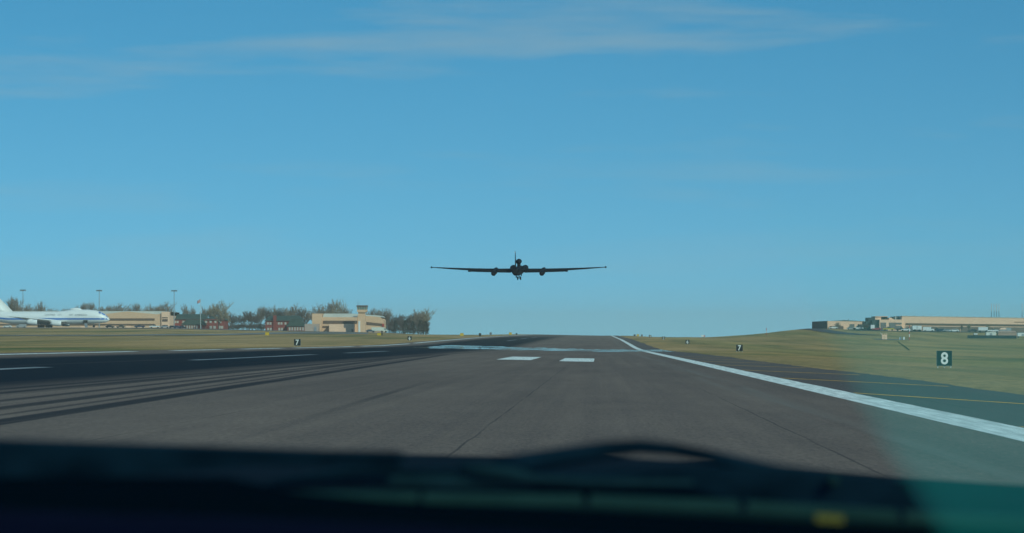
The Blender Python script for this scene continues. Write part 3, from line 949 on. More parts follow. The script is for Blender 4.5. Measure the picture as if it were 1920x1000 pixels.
slanted("red_lettering_band", 1902, 1990, .25, .29, mat("rust_band", (.30, .15, .09), .8), -.2, .3)
# pale-topped masts on the roof
RW = mat("mast_pink", (0.62, 0.52, 0.50), .6)
for i, u in enumerate((1859, 1864, 1868.5, 1873, 1916.5)):
    w = ["leftmost", "second", "third", "fourth", "last"][i]
    D = 1600.0
    t = thing("antenna_mast", (XW(u, D), D, ZW(598, D)), "%s slender mast from the left rising behind the long hangar roof" % w, "mast", "masts behind the long hangar")
    MB().tube([(0, 0, -9), (0, 0, (598 - 584) * D / F)], .14, 6).build("lower_pole", STEEL, t)
    MB().tube([(0, 0, (598 - 584) * D / F), (0, 0, (598 - 569.5) * D / F)], .17, 6).build("upper_pole", RW, t)

# ------------------------------------------------------------------ light masts, flag, poles
for u, yt, w in ((43, 543.5, "tall light mast behind the tail of the white jetliner"), (186, 544, "tall light mast behind the nose of the white jetliner"), (326.5, 544.5, "tall light mast between the tan hangar and the brick house")):
    D = 1600.0
    p = ground_at(u, D)
    ztop = ZW(yt, D) - p.z
    t = thing("light_mast", p, w, "light mast", "tall light masts on the left apron")
    MB().tube([(0, 0, 0), (0, 0, ztop)], [.30, .14], 8).build("pole", GREYM, t)
    hd = MB().box(-1.6, 1.6, -.25, .25, ztop - .3, ztop).build("crossbar", STEEL, t)
    for k in range(4):
        MB().box(-1.55 + k * .85, -1.0 + k * .85, -.55, .1, ztop - .75, ztop - .32).build("floodlight", GREYM, hd)
D = 1620.0
p = ground_at(376, D)
t = thing("flagpole", p, "flagpole with red and white flag above the brick house", "flagpole")
zt = ZW(561, D) - p.z
MB().tube([(0, 0, 0), (0, 0, zt)], [.14, .07], 8).build("pole", mat("pale_pole", (.6, .6, .58), .5), t)
g = MB()
for i in range(7):
    for z in (zt - .1, zt - .9, zt - 1.7):
        g.v.append((-.1 - i * .28, .2 * math.sin(i * 1.1), z - i * .16))
for i in range(6):
    for k in range(2):
        q = i * 3 + k
        g.f.append((q, q + 3, q + 4, q + 1))
fl = g.build("flag", mat("flag_red", (.42, .20, .20), .8), t)
MB().box(-1.5, -.15, -.02, .02, zt - 1.25, zt - 1.0).build("flag_stripe", mat("flag_white", (.6, .58, .56), .8), fl)

# ------------------------------------------------------------------ signs
SIGNBLK = mat("sign_black", (0.012, 0.018, 0.018), .5, .3)
SIGNWHT = mat("sign_white", (0.66, 0.68, 0.66), .5, .3)
def distance_sign(u, d, num, label, size=1.03):
    p = ground_at(u, d)
    t = thing("distance_sign", p, label, "sign", "runway distance signs")
    s = size
    MB().box(-s / 2, s / 2, -.12, .12, .10, .10 + s).build("board", SIGNBLK, t)
    fr = MB()
    e = .02
    for a in ((-s / 2 - e, -s / 2, .10 - e, .10 + s + e), (s / 2, s / 2 + e, .10 - e, .10 + s + e)):
        fr.box(a[0], a[1], -.135, .135, a[2], a[3])
    fr.box(-s / 2, s / 2, -.135, .135, .10 + s, .10 + s + e).box(-s / 2, s / 2, -.135, .135, .10 - e, .10)
    fr.build("frame", mat("sign_frame", (.10, .13, .13), .5, .3), t)
    n = text_mesh("number", num, s * 1.14, SIGNWHT, t, .004, .024 * s)
    me = n.data
    xs_ = [v.co.x for v in me.vertices]; ys_ = [v.co.y for v in me.vertices]
    cx_, cy_ = (min(xs_) + max(xs_)) / 2, (min(ys_) + max(ys_)) / 2
    k = s * .84 / (max(ys_) - min(ys_))
    for v in me.vertices:
        v.co.x = (v.co.x - cx_) * k * 0.92; v.co.y = (v.co.y - cy_) * k
    n.rotation_euler = (math.radians(90), 0, 0)
    n.location = (0, -.126, .10 + s * .5)
    for xx in (-s * .44, 0, s * .44):
        MB().box(xx - .03, xx + .03, -.04, .04, -.15, .082).build("leg", SIGNWHT, t)
    return t
distance_sign(1770.5, 210, "8", "large black distance sign with white 8 in the grass on the right")
distance_sign(1386.5, 515, "7", "black distance sign with white 7 in the tan grass beyond the edge line", 1.08)
distance_sign(1289, 820, "6", "black distance sign with white 6 right of the runway", 1.08)
distance_sign(1244, 1125, "5", "small black distance sign with white 5 right of the runway", 1.08)
distance_sign(1219, 1430, "4", "tiny black distance sign with white 4 near the right crest", 1.15)
distance_sign(557.5, 515, "7", "black distance sign with white 7 below the second brick house", 1.10)
distance_sign(768, 820, "6", "black distance sign with white 6 below the dark grove of trees", 1.10)
YSIGN = mat("yellow_sign", (0.55, 0.36, 0.02), .5, .3)
def guide_sign(name, u, d, w, h, m, label, z=0.15):
    p = ground_at(u, d)
    t = thing(name, p, label, "sign")
    MB().box(-w / 2, w / 2, -.12, .12, z, z + h).build("board", m, t)
    MB().box(-w / 2 - .03, w / 2 + .03, -.14, .14, z + h, z + h + .04).build("top_trim", SIGNBLK, t)
    for xx in (-w * .4, w * .4):
        MB().box(xx - .04, xx + .04, -.05, .05, -.1, z).build("leg", STEEL, t)
    return t
guide_sign("guide_sign", 501, 1030, 1.3, 1.0, YSIGN, "yellow guidance sign by the taxiway below the small brick house")
s_ = guide_sign("guide_sign", 711, 1130, 1.5, .9, YSIGN, "yellow and black guidance sign in the grass below the control building")
MB().box(.78, 1.3, -.12, .12, .15, 1.0).build("black_board", SIGNBLK, s_)
guide_sign("guide_sign", 866, 1240, 1.5, 1.1, YSIGN, "yellow guidance sign left of the far runway, nearest the trees")
guide_sign("guide_sign", 957, 1700, 1.6, 1.3, YSIGN, "small yellow guidance sign on the left crest of the runway")
guide_sign("marker_sign", 900, 1250, 1.0, 1.2, SIGNBLK, "small black marker between the two far yellow signs")
guide_sign("marker_sign", 920, 1500, 1.1, 1.3, mat("sign_grey", (.12, .13, .14), .6), "small grey marker left of the far runway crest")
guide_sign("marker_sign", 968.5, 1750, 1.0, .9, SIGNBLK, "tiny black marker right of the crest yellow sign")
guide_sign("guide_sign", 1196, 1800, 1.6, 1.1, YSIGN, "small yellow sign on the right crest of the runway")
guide_sign("marker_sign", 1190, 1790, 1.1, 1.0, SIGNBLK, "tiny black marker left of the right crest yellow sign")
guide_sign("marker_sign", 1203.5, 1735, 1.1, 1.1, mat("sign_grey", (.12, .13, .14), .6), "tiny grey marker right of the right crest yellow sign")

# striped poles and shelter on the right
REDP = mat("red_paint", (.42, .06, .04), .6); WHTP = mat("white_gloss", (.70, .70, .68), .5)
def striped_pole(u, d, h, label, n=5, r=.14):
    p = ground_at(u, d)
    t = thing("striped_pole", p, label, "pole")
    for k in range(n):
        MB().tube([(0, 0, h * k / n), (0, 0, h * (k + 1) / n)], r, 8).build("pole_segment", WHTP if k % 2 else REDP, t)
    MB().box(-.35, .35, -.35, .35, -.1, .12).build("base", CONC, t)
striped_pole(1705, 1110, 5.4, "red and white striped pole right of the tan equipment shelter", 5, .17)
striped_pole(1437, 1380, 3.2, "short red and white pole alone on the grassy hill", 3, .16)
t = thing("wind_marker", ground_at(1318, 1650), "tiny white and red marker on the far horizon right of the signs", "marker")
MB().box(-.9, .5, -.4, .4, .2, 1.2).build("white_box", WHTP, t)
MB().box(.52, 1.2, -.4, .4, .2, 1.0).build("red_box", REDP, t)
MB().box(-.2, .2, -.2, .2, -.2, .2).build("post", STEEL, t)
D = 1120.0
t = thing("equipment_shelter", ground_at(1658, D), "tan equipment shelter with railings on the gravel pad", "shelter")
MB().box(-.95, .95, -1, 1, -.2, 1.75).build("cabin", TAN2, t)
for xx in (-.85, .1, .85):
    MB().box(xx - .12, xx + .12, -.9, -.6, 1.76, 2.35).build("post", TAN, t)
MB().box(-.95, .95, -.92, -.86, 2.0, 2.08).build("rail", TAN, t)
MB().tube([(-.7, 0, 1.5), (-1.5, 0, 2.6)], .07, 6).build("antenna_arm", WHTP, t)
MB().box(-.3, .35, -1.06, -1.02, .1, 1.3).build("door", TAN, t)
for u, lb in ((1688, "left of two small white cabinets beside the equipment shelter"), (1694.8, "right of two small white cabinets beside the equipment shelter")):
    t = thing("cabinet", ground_at(u, D - 6), lb, "cabinet", "white cabinets on the gravel pad")
    MB().box(-.3, .3, -.3, .3, 0, 1.0).build("case", WHTP, t)
    MB().add([(-.36, -.36, 1.0), (.36, -.36, 1.0), (.36, .36, 1.0), (-.36, .36, 1.0), (0, 0, 1.18)], [(0, 1, 4), (1, 2, 4), (2, 3, 4), (3, 0, 4), (3, 2, 1, 0)]).build("lid", ROOFW, t)

# ------------------------------------------------------------------ vehicles
TYRE = BLACK2
def car(u, d, col, label, flip=1, kind="car", group="parked cars", dz=0.1):
    p = ground_at(u, d); p.z += dz
    nm = {"car": "parked_car", "van": "van", "pickup": "pickup_truck"}[kind]
    t = thing(nm, p, label, "car" if kind == "car" else ("van" if kind == "van" else "pickup"), group)
    m = mat("car_" + "_".join("%02d" % int(c * 99) for c in col), col, .3, .5)
    f = flip
    if kind == "car":
        pr = [(-2.25, .35), (2.25, .35), (2.28, .7), (2.1, .85), (1.1, .95), (-1.9, .98), (-2.25, .9)]
        cb = [(-1.75, .97), (1.05, .95), (.35, 1.45), (-1.2, 1.48)]
        L2, wx = 1, 1.4
    elif kind == "van":
        pr = [(-2.7, .35), (2.7, .35), (2.75, .9), (2.5, 1.15), (1.9, 1.25), (1.4, 2.1), (-2.65, 2.15)]
        cb = [(1.15, 1.27), (1.98, 1.27), (1.5, 1.95), (1.15, 1.95)]
        L2, wx = 1, 1.75
    else:
        pr = [(-2.7, .5), (2.7, .5), (2.72, 1.0), (2.5, 1.12), (1.2, 1.18), (-2.7, 1.15)]
        cb = [(-.6, 1.17), (1.1, 1.19), (.5, 1.8), (-.5, 1.82)]
        L2, wx = 1, 1.75
    P = [(a * f, b2) for a, b2 in pr]; C = [(a * f, b2) for a, b2 in cb]
    if f < 0: P.reverse(); C.reverse()
    MB().prism(P, -.88, .88).build("body", m, t)
    MB().prism(C, -.80, .80) .build("cabin", GLASS if kind != "car" else m, t) if kind != "van" else MB().prism(C, -.90, .90).build("window", GLASS, t)
    if kind == "car":
        Cw = [(a * .88 - .02 * f, (b2 - 1.2) * .75 + 1.2) for a, b2 in C]
        MB().prism(Cw, -.83, .83).build("window", GLASS, t)
    for a in (-wx, wx):
        for s in (-1, 1):
            MB().tube([(a, s * .70, .34), (a, s * .92, .34)], .34, 12).build("wheel", TYRE, t)
    return t
DK = (.02, .022, .03); BLU = (.02, .04, .09); WH = (.65, .65, .64); RD = (.35, .02, .03); SIL = (.3, .31, .32)
for (u, d, c, lb, k) in (
    (40, 1600, SIL, "silver van under the white jetliner's rear fuselage", "van"),
    (14, 1605, WH, "white car below the white jetliner's tail", "car"),
    (206, 1590, DK, "dark car directly in front of the white jetliner's nose", "car"),
    (262, 1585, BLU, "dark blue pickup in front of the middle of the tan hangar", "pickup"),
    (290, 1590, WH, "white pickup in front of the tan hangar's right end", "pickup"),
    (309, 1588, SIL, "silver car parked at the hangar's end block", "car"),
    (324, 1592, DK, "black car first in the row beside the hangar's end", "car"),
    (333, 1588, BLU, "dark blue car second in the row beside the hangar's end", "car"),
    (342, 1592, DK, "black car third in the row beside the hangar's end", "car"),
    (226, 1598, (.12, .10, .08), "brown car left of the dark blue pickup by the hangar", "car")):
    car(u, d, c, lb, random.choice((-1, 1)), k, "vehicles on the left apron", 0.1)
for (u, d, c, lb, k) in (
    (1563, 1490, WH, "white car by the brown lean-to of the small hangar", "car"),
    (1596, 1482, SIL, "silver car before the small hangar's roller door", "car"),
    (1609, 1482, WH, "long white pickup right of the small hangar's roller door", "pickup"),
    (1644, 1452, RD, "red car in front of the long hangar's dark end", "car"),
    (1666, 1450, (.45, .33, .03), "yellow pickup before the front block of the long hangar", "pickup"),
    (1690, 1446, DK, "dark pickup left of the white box vans by the long hangar", "pickup"),
    (1698, 1436, WH, "white car left of the white box vans by the long hangar", "car"),
    (1741, 1440, WH, "white van right of the pair of white box vans", "van"),
    (1756, 1446, DK, "first dark pickup right of the white van", "pickup"),
    (1764, 1440, BLU, "second dark car right of the white van", "car"),
    (1777, 1438, SIL, "small silver car before the middle of the long hangar", "car"),
    (1823, 1436, DK, "black car left of the long white trailer", "car"),
    (1789, 1434, WH, "white car between the silver car and the dark tree by the long hangar", "car"),
    (1862, 1432, WH, "white pickup right of the long white trailer", "pickup"),
    (1885, 1436, SIL, "silver van behind the pinkish tent by the long hangar", "van")):
    car(u, d, c, lb, random.choice((-1, 1)), k, "vehicles in front of the right hangars", 0.12)
def box_truck(u, d, w, h, label, cabside=0, col=WH, dz=.12, nm="box_truck", cat="truck"):
    p = ground_at(u, d); p.z += dz
    t = thing(nm, p, label, cat)
    m = mat("truck_" + "_".join("%02d" % int(c * 99) for c in col), col, .5, .3)
    MB().box(-w / 2, w / 2, -1.2, 1.2, .75, h).build("cargo_box", m, t)
    MB().box(-w / 2 + .1, w / 2 - .1, -1, 1, .5, .74).build("chassis", STEEL, t)
    if cabside:
        s = cabside
        pts = [(s * (w / 2 + .05), .45), (s * (w / 2 + 2.1), .45), (s * (w / 2 + 2.1), 1.2), (s * (w / 2 + 1.5), 1.4), (s * (w / 2 + 1.1), 2.2), (s * (w / 2 + .05), 2.25)]
        if s < 0: pts.reverse()
        MB().prism(pts, -1.05, 1.05).build("cab", m, t)
        q = [(s * (w / 2 + .5), 1.4), (s * (w / 2 + 1.4), 1.4), (s * (w / 2 + 1.05), 2.05), (s * (w / 2 + .5), 2.05)]
        if s < 0: q.reverse()
        MB().prism(q, -1.08, 1.08).build("window", GLASS, t)
    for a in ([-w / 2 + .8, w / 2 - .8] + ([cabside * (w / 2 + 1.2)] if cabside else [])):
        for s in (-1, 1):
            MB().tube([(a, s * .85, .45), (a, s * 1.22, .45)], .45, 12).build("wheel", TYRE, t)
    return t
box_truck(1636, 1455, 1.9, 2.6, "white box van by the dark end of the long hangar", 0, nm="box_van", cat="van")
box_truck(1714.5, 1438, 2.0, 2.7, "left of the pair of white box vans before the long hangar", 0, nm="box_van", cat="van")
box_truck(1723.5, 1438, 2.1, 2.7, "right of the pair of white box vans before the long hangar", 0, nm="box_van", cat="van")
box_truck(1843, 1436, 4.6, 2.4, "long white trailer parked before the long hangar", 0, nm="trailer", cat="trailer")
box_truck(708, 1512, 6.0, 2.6, "long white truck parked at the foot of the control building", 1, (.6, .6, .52), nm="truck", cat="truck")
car(694.5, 1505, (.03, .08, .13), "blue car behind the long white truck at the control building", 1, "car", "vehicles on the left apron")
car(764, 1500, (.03, .05, .04), "dark green pickup at the edge of the woods", 1, "pickup", "vehicles on the left apron")
# compound in the dip on the right
D = 1190.0
t = thing("barrier_wall", ground_at(1860, D), "long low dark barrier wall in front of the white trailers", "wall")
for k in range(8):
    x0 = XW(1814.5, D) - XW(1860, D) + k * 2.43
    MB().box(x0, x0 + 2.40, 0, 1.0, -.3, 1.25 - .015 * k).build("barrier_panel", mat("barrier_dark", (.025, .04, .045), .8, .1), t)
D = 1215.0
def crate(nm, u, w, z0, h, col, label, cat):
    p = ground_at(u, D)
    t = thing(nm, p, label, cat)
    m = mat("crate_" + "_".join("%02d" % int(c * 99) for c in col), col, .6, .3)
    MB().box(-w / 2, w / 2, -1.2, 1.2, z0, z0 + h).build("body", m, t)
    MB().box(-w / 2 - .05, w / 2 + .05, -1.25, 1.25, z0 + h, z0 + h + .1).build("roof", ROOFW, t)
    for xx in (-w * .4, w * .4):
        MB().box(xx - .15, xx + .15, -1, 1, -.3, z0).build("skid", STEEL, t)
    MB().box(-w * .12, w * .12, -1.24, -1.2, z0 + .1, z0 + h * .7).build("door", GREYM, t)
crate("site_cabin", 1829, 1.35, 1.2, .55, WH, "small white cabin behind the left end of the dark barrier", "cabin")
crate("site_trailer", 1857.5, 4.0, .9, 1.35, (.60, .60, .55), "white site trailer behind the dark barrier", "trailer")
crate("site_trailer", 1917, 4.2, .7, 1.3, WH, "white site trailer at the right edge of the picture", "trailer")
t = thing("tent", ground_at(1888, 1240), "pinkish tan tent with ridge roof behind the dark barrier", "tent")
TENT = mat("tent_canvas", (.36, .24, .19), .9, .1)
MB().box(-3.9, 3.9, -1.5, 1.5, -.2, 1.9).build("wall", TENT, t)
MB().add([(-4.1, -1.7, 1.91), (4.1, -1.7, 1.91), (4.1, 1.7, 1.91), (-4.1, 1.7, 1.91), (-3.2, 0, 2.7), (3.2, 0, 2.7)], [(0, 1, 5, 4), (1, 2, 5), (2, 3, 4, 5), (3, 0, 4), (3, 2, 1, 0)]).build("roof", TENT, t)
t = thing("canopy", ground_at(1880, 1260), "small tan canopy standing behind the pinkish tent", "canopy")
MB().add([(-1.6, -1.2, 3.1), (1.6, -1.2, 3.1), (1.6, 1.2, 3.1), (-1.6, 1.2, 3.1), (-.4, 0, 3.8), (1.2, 0, 3.8)], [(0, 1, 5, 4), (1, 2, 5), (2, 3, 4, 5), (3, 0, 4), (3, 2, 1, 0)]).build("roof", TAN2, t)
for a in (-1.5, 1.5):
    for b2 in (-1.1, 1.1):
        MB().box(a - .05, a + .05, b2 - .05, b2 + .05, -.2, 3.1).build("post", STEEL, t)

# ------------------------------------------------------------------ trees
BARK = mat("bark", (0.14, 0.115, 0.095), .95, .05)
TWIG = {"bare": mat("grey_twigs", (0.26, 0.20, 0.155), .95, .05), "tan": mat("tan_twigs", (0.32, 0.25, 0.165), .95, .05), "dark": mat("dark_twigs", (0.125, 0.098, 0.085), .95, .05), "ever": mat("evergreen_needles", (0.035, 0.055, 0.04), .95, .05)}
def tree_mesh(seed, spread, dense, ever=False):
    """unit tree, 1 m tall: trunk + limbs, and a crown of twigs"""
    rnd = random.Random(seed)
    T = MB(); C = MB()
    def grow(p, dr, ln, r, lev):
        e = p + dr * ln
        mid = p.lerp(e, .5) + Vector((rnd.uniform(-1, 1), rnd.uniform(-1, 1), rnd.uniform(-.3, .3))) * ln * .07
        T.tube([p, mid, e], [r, r * .8, r * .6], 5 if lev < 2 else 3, cap=False)
        if lev >= 3:
            for k in range(dense):
                q = p.lerp(e, rnd.uniform(.1, 1.1))
                t = (dr + Vector((rnd.uniform(-1, 1), rnd.uniform(-1, 1), rnd.uniform(-.6, .9))) * .95).normalized()
                l2 = rnd.uniform(.035, .085)
                s = t.cross(Vector((rnd.uniform(-1, 1), rnd.uniform(-1, 1), rnd.uniform(-1, 1)))).normalized() * rnd.uniform(.0022, .0046)
                b = q + t * l2
                C.add([q - s, q + s, b], [(0, 1, 2)])
                for z in range(3):
                    q2 = q.lerp(b, rnd.uniform(.3, .9))
                    t2 = (t + Vector((rnd.uniform(-1, 1), rnd.uniform(-1, 1), rnd.uniform(-1, 1)))).normalized()
                    s2 = t2.cross(t).normalized() * .0024
                    C.add([q2 - s2, q2 + s2, q2 + t2 * l2 * .55], [(0, 1, 2)])
            return
        n = rnd.choice((3, 4)) if lev else rnd.choice((5, 6, 7))
        for k in range(n):
            a = 2 * math.pi * (k + rnd.uniform(-.3, .3)) / n
            out = Vector((math.cos(a), math.sin(a), 0))
            up = rnd.uniform(.35, 1.1)
            nd_ = (dr * .55 + out * spread * rnd.uniform(.6, 1.15) + Vector((0, 0, up * .6))).normalized()
            st = p.lerp(e, rnd.uniform(.30, 1.0))
            grow(st, nd_, ln * rnd.uniform(.70, .98) * (1.15 if lev == 0 else 1.0), r * .55, lev + 1)
    if ever:
        T.tube([(0, 0, 0), (0, 0, .95)], [.03, .006], 6)
        for k in range(900):
            z = .06 + .92 * rnd.random() ** 1.1
            rr_ = (.26 * (1 - z) ** .7 + .015) * rnd.uniform(.35, 1.1)
            a = rnd.uniform(0, 6.283)
            q = Vector((rr_ * math.cos(a), rr_ * math.sin(a), z))
            t = Vector((math.cos(a), math.sin(a), rnd.uniform(-.6, .2))).normalized() * .07
            s = Vector((-math.sin(a), math.cos(a), rnd.uniform(-.5, .5))) * .022
            C.add([q - s, q + s, q + t], [(0, 1, 2)])
    else:
        grow(Vector((0, 0, 0)), Vector((rnd.uniform(-.06, .06), rnd.uniform(-.06, .06), 1)).normalized(), .20, .018, 0)
    # normalise to height 1
    mz = max(v[2] for v in C.v)
    for M in (T, C):
        M.v = [(a / mz, b / mz, c / mz) for a, b, c in M.v]
    return T, C
PROTO = []
for sd, sp_, de in ((1, .95, 17), (2, .8, 19), (3, 1.1, 17), (4, .7, 20), (5, 1.0, 18), (6, .85, 16)):
    PROTO.append(tree_mesh(sd, sp_, de))
EV = tree_mesh(9, .5, 8, True)
MESHC = {}
def tree_data(k, kind):
    key = (k, kind)
    if key not in MESHC:
        T, C = EV if kind == "ever" else PROTO[k]
        out = []
        for M, nm, m in ((T, "trunk", BARK), (C, "crown", TWIG[kind])):
            me = bpy.data.meshes.new(nm); me.from_pydata(M.v, [], M.f); me.materials.append(m); out.append(me)
        MESHC[key] = out
    return MESHC[key]
def tree(u, d, ytop, width, kind, label, group):
    p = ground_at(u, d)
    h = ZW(ytop, d) - p.z
    t = thing("evergreen_tree" if kind == "ever" else "bare_tree", p, label, "tree", group, rz=random.uniform(0, 6.28))
    k = random.randrange(len(PROTO))
    me = tree_data(k, kind)
    ext = max(abs(v.co.x) for v in me[1].vertices) * 2
    sw = width * d / F / ext if width else h
    t.scale = (sw, sw, h)
    for nm, q in (("trunk", me[0]), ("crown", me[1])):
        o = bpy.data.objects.new(nm, q); COL.objects.link(o); o.parent = t
    return t
ORD = ["first", "second", "third", "fourth", "fifth", "sixth", "seventh", "eighth", "ninth", "tenth", "eleventh", "twelfth", "thirteenth", "fourteenth", "fifteenth", "sixteenth", "seventeenth", "eighteenth", "nineteenth", "twentieth", "twenty-first", "twenty-second", "twenty-third", "twenty-fourth", "twenty-fifth", "twenty-sixth", "twenty-seventh", "twenty-eighth", "twenty-ninth", "thirtieth"]
A = [(5, 564, 30), (27, 553, 44), (52, 566, 24), (74, 562, 34), (92, 574, 22), (118, 576, 22), (140, 570, 26), (158, 564, 26), (173, 563, 26), (203, 569, 24), (220, 564, 38), (240, 570, 24), (258, 565, 26), (281, 567, 30), (307, 561, 38), (322, 572, 22), (12, 572, 30), (40, 570, 30), (63, 572, 28), (104, 577, 30), (130, 575, 30), (150, 572, 28), (190, 572, 30), (212, 574, 30), (232, 573, 30), (250, 572, 28), (270, 573, 28), (295, 570, 30)]
for i, (u, yt, w) in enumerate(A):
    tree(u, 1760 + random.uniform(-20, 30), yt, w, "bare", "bare tree showing above the tan hangar roof, %s from the left" % ORD[sorted(A).index((u, yt, w))], "bare trees behind the hangar")
Bt = [(349, 566, 20, "bare"), (362, 570, 18, "bare"), (384, 572, 26, "bare"), (396, 570, 26, "tan"), (410, 560, 48, "tan"), (424, 580, 26, "tan")]
for i, (u, yt, w, k) in enumerate(Bt):
    tree(u, 1710 if u not in (410,) else 1640, yt, w, k, "bare tree at the brick house with green roof, %s from the left" % ORD[i], "trees around the first brick house")
Ct = [(433, 584, 26, "dark"), (446, 588, 26, "dark"), (457, 584, 28, "dark"), (468, 580, 30, "dark"), (480, 585, 30, "dark"), (489, 571, 32, "bare"), (503, 576, 28, "dark"), (514, 570, 34, "bare"), (527, 575, 28, "dark"), (538, 572, 28, "bare"), (549, 566, 34, "bare"), (562, 576, 28, "dark"), (574, 574, 28, "bare"), (590, 576, 28, "bare"), (604, 566, 36, "bare"), (619, 562, 36, "bare"), (634, 555, 46, "tan"), (650, 570, 28, "bare")]
for i, (u, yt, w, k) in enumerate(Ct):
    tree(u, 1720 + random.uniform(-25, 25), yt, w, k, "tree in the wood between the brick house and the tower, %s from the left" % ORD[i], "trees behind the brick houses")
Dt = [(695, 574, 32, "bare"), (712, 576, 30, "bare"), (724, 574, 34, "bare"), (728, 586, 34, "dark"), (742, 588, 34, "dark"), (753, 586, 32, "dark"), (764, 588, 36, "dark"), (775, 585, 34, "dark"), (784, 577, 40, "bare"), (794, 574, 40, "tan"), (790, 590, 38, "dark"), (799, 598, 26, "dark"), (735, 600, 34, "dark"), (756, 600, 34, "dark"), (778, 600, 34, "dark")]
for i, (u, yt, w, k) in enumerate(Dt):
    tree(u, 1600 + random.uniform(-25, 40), yt, w, k, "tree in the dark grove right of the control tower, %s counted from the tower" % ORD[i], "grove right of the control tower")
def bush(u, d, ytop, w, k, label, group):
    t = tree(u, d, ytop, w, k, label, group)
    t.name = "bush"; t["category"] = "bush"; t.location.z -= 1.3
Bu = [(428, 602), (437, 600), (446, 602), (455, 599), (464, 601), (473, 600), (482, 602), (491, 600), (500, 597), (556, 599), (569, 597), (579, 600)]
for i, (u, yt) in enumerate(Bu):
    bush(u, 1690 + random.uniform(-12, 12), yt, 22 + random.uniform(-3, 5), "dark", "low bush under the wood beside the second brick house, %s from the left" % ORD[i], "undergrowth of the wood")
Bg = [(722, 605), (731, 603), (740, 605), (749, 602), (758, 604), (767, 601), (776, 604), (785, 600), (793, 603), (801, 604)]
for i, (u, yt) in enumerate(Bg):
    bush(u, 1575 + random.uniform(-8, 8), yt, 18 + random.uniform(-3, 4), "dark", "low bush at the foot of the dark grove, %s counted from the tower" % ORD[i], "undergrowth of the grove")
Et = [(742, 601, 18), (760, 600, 20), (774, 602, 18), (788, 600, 20), (798, 602, 18)]
for i, (u, yt, w) in enumerate(Et):
    tree(u, 1560, yt, w, "ever", "low dark evergreen in front of the grove, %s from the left" % ORD[i], "evergreens before the grove")
tree(487, 1590, 607, 12, "ever", "small dark evergreen at the left corner of the second brick house", "evergreens by the second brick house")
for u, yt, w, k, lb in ((1803, 606.5, 9, "dark", "small dark tree in front of the long hangar"), (1853, 606, 12, "tan", "pale bare tree before the long hangar, right of the dark one"), (1817, 606, 11, "tan", "faint bare tree between dark tree and pale tree by the long hangar"), (1571, 603, 20, "bare", "bare tree over the brown lean-to of the small hangar"), (1624, 606, 20, "dark", "round dark tree between the two right hangars")):
    tree(u, 1462 if u > 1650 else 1478, yt, w, k, lb, "trees by the right hangars")

# ------------------------------------------------------------------ the car the picture is taken from
def P(u, y, d): return Vector((XW(u, d), d, ZW(y, d)))
MBLACK = mat("black_trim", (0.002, 0.003, 0.005), .9, .05, var=.8, vscale=(14, 14, 20))
NAVY = mat("navy_blade_rubber", (0.006, 0.010, 0.020), .9, .05, var=.8, vscale=(26, 26, 40))
DASH = mat("navy_dashboard", (0.001, 0.002, 0.010), .95, .02, var=.2, vscale=(60, 60, 60))
COWL = mat("grey_cowl_plastic", (0.030, 0.042, 0.042), .9, .05, var=.15, vscale=(50, 50, 50))
vehicle = thing("car", (0, 1.2, 0.0), "dark hood, wipers and dashboard of the car the view is from", "car")
def veh(g, name, m, smooth=False, parent=None):
    o = g.build(name, m, None, smooth)
    o.parent = parent or vehicle
    o.matrix_parent_inverse = Matrix.Translation(-Vector((0, 1.2, 0.0)))
    return o
# hood
HU = [-1500, -300, 0, 400, 740, 900, 1120, 1240, 1450, 1650, 1760, 1920, 2300, 3500]
HY = [850, 838, 836, 846, 853, 857, 857, 864, 875, 893, 902, 912, 935, 980]
g = MB()
for (d0, sag) in ((2.35, 30), (2.15, 6), (2.0, 0), (1.8, -1), (1.55, -2), (1.3, 0), (1.24, 14)):
    for u, y in zip(HU, HY):
        X = XW(u, 2.0); Z = ZW(y, 2.0) - sag * .0009
        g.v.append((X, d0, Z))
n = len(HU)
for j in range(6):
    for i in range(n - 1):
        a = j * n + i
        g.f.append((a, a + 1, a + n + 1, a + n))
veh(g, "hood", MBLACK, True)
def slab(pts, d0, d1):
    """solid bar whose outline is given in picture columns and rows at depth d0"""
    return MB().prism([(XW(u, d0), ZW(y, d0)) for u, y in pts], d0, d1)
# left wiper blade
g = slab([(-500, 905), (-200, 912), (0, 912), (250, 893), (480, 872), (640, 876), (745, 880), (752, 862), (740, 851), (600, 849), (300, 838), (0, 829), (-300, 820), (-500, 815)], 1.14, 1.17)
veh(g, "wiper_blade", NAVY)
g = slab([(430, 935), (900, 940), (1000, 905), (1330, 880), (1700, 905), (1722, 960), (1400, 952), (1330, 925), (1100, 918), (1000, 925), (890, 895), (850, 880), (640, 880), (520, 900)], 1.21, 1.235)
veh(g, "wiper_linkage", mat("blue_black_metal", (.004, .007, .013), .85, .08, var=.8, vscale=(30, 30, 50)))
ARM2 = mat("highlight_wiper_metal", (.012, .020, .030), .8, .1, var=.5, vscale=(40, 40, 60))  # lighter tone paints highlights on the wiper rods
veh(MB().tube([P(u, y, 1.178) for u, y in ((440, 924), (560, 908), (700, 902), (860, 905), (1000, 912))], [.0012, .0020, .0024, .0020, .0012], 8), "wiper_rod", ARM2, True)
veh(MB().tube([P(u, y, 1.176) for u, y in ((860, 878), (900, 884), (950, 888), (1010, 900), (1120, 906), (1300, 906))], [.0020, .0032, .0032, .0020, .0016, .0010], 8), "wiper_rod", ARM2, True)
# right wiper arm: the arch
pts = [P(u, y, 1.19) for u, y in ((930, 878), (1000, 866), (1070, 854), (1140, 843), (1200, 838), (1260, 843), (1330, 856), (1400, 872), (1460, 886), (1560, 898))]
g = MB().tube(pts, [.0044, .0042, .0038, .0034, .0030, .0028, .0027, .0028, .0030, .0030], 8)
veh(g, "wiper_arm", NAVY, True)
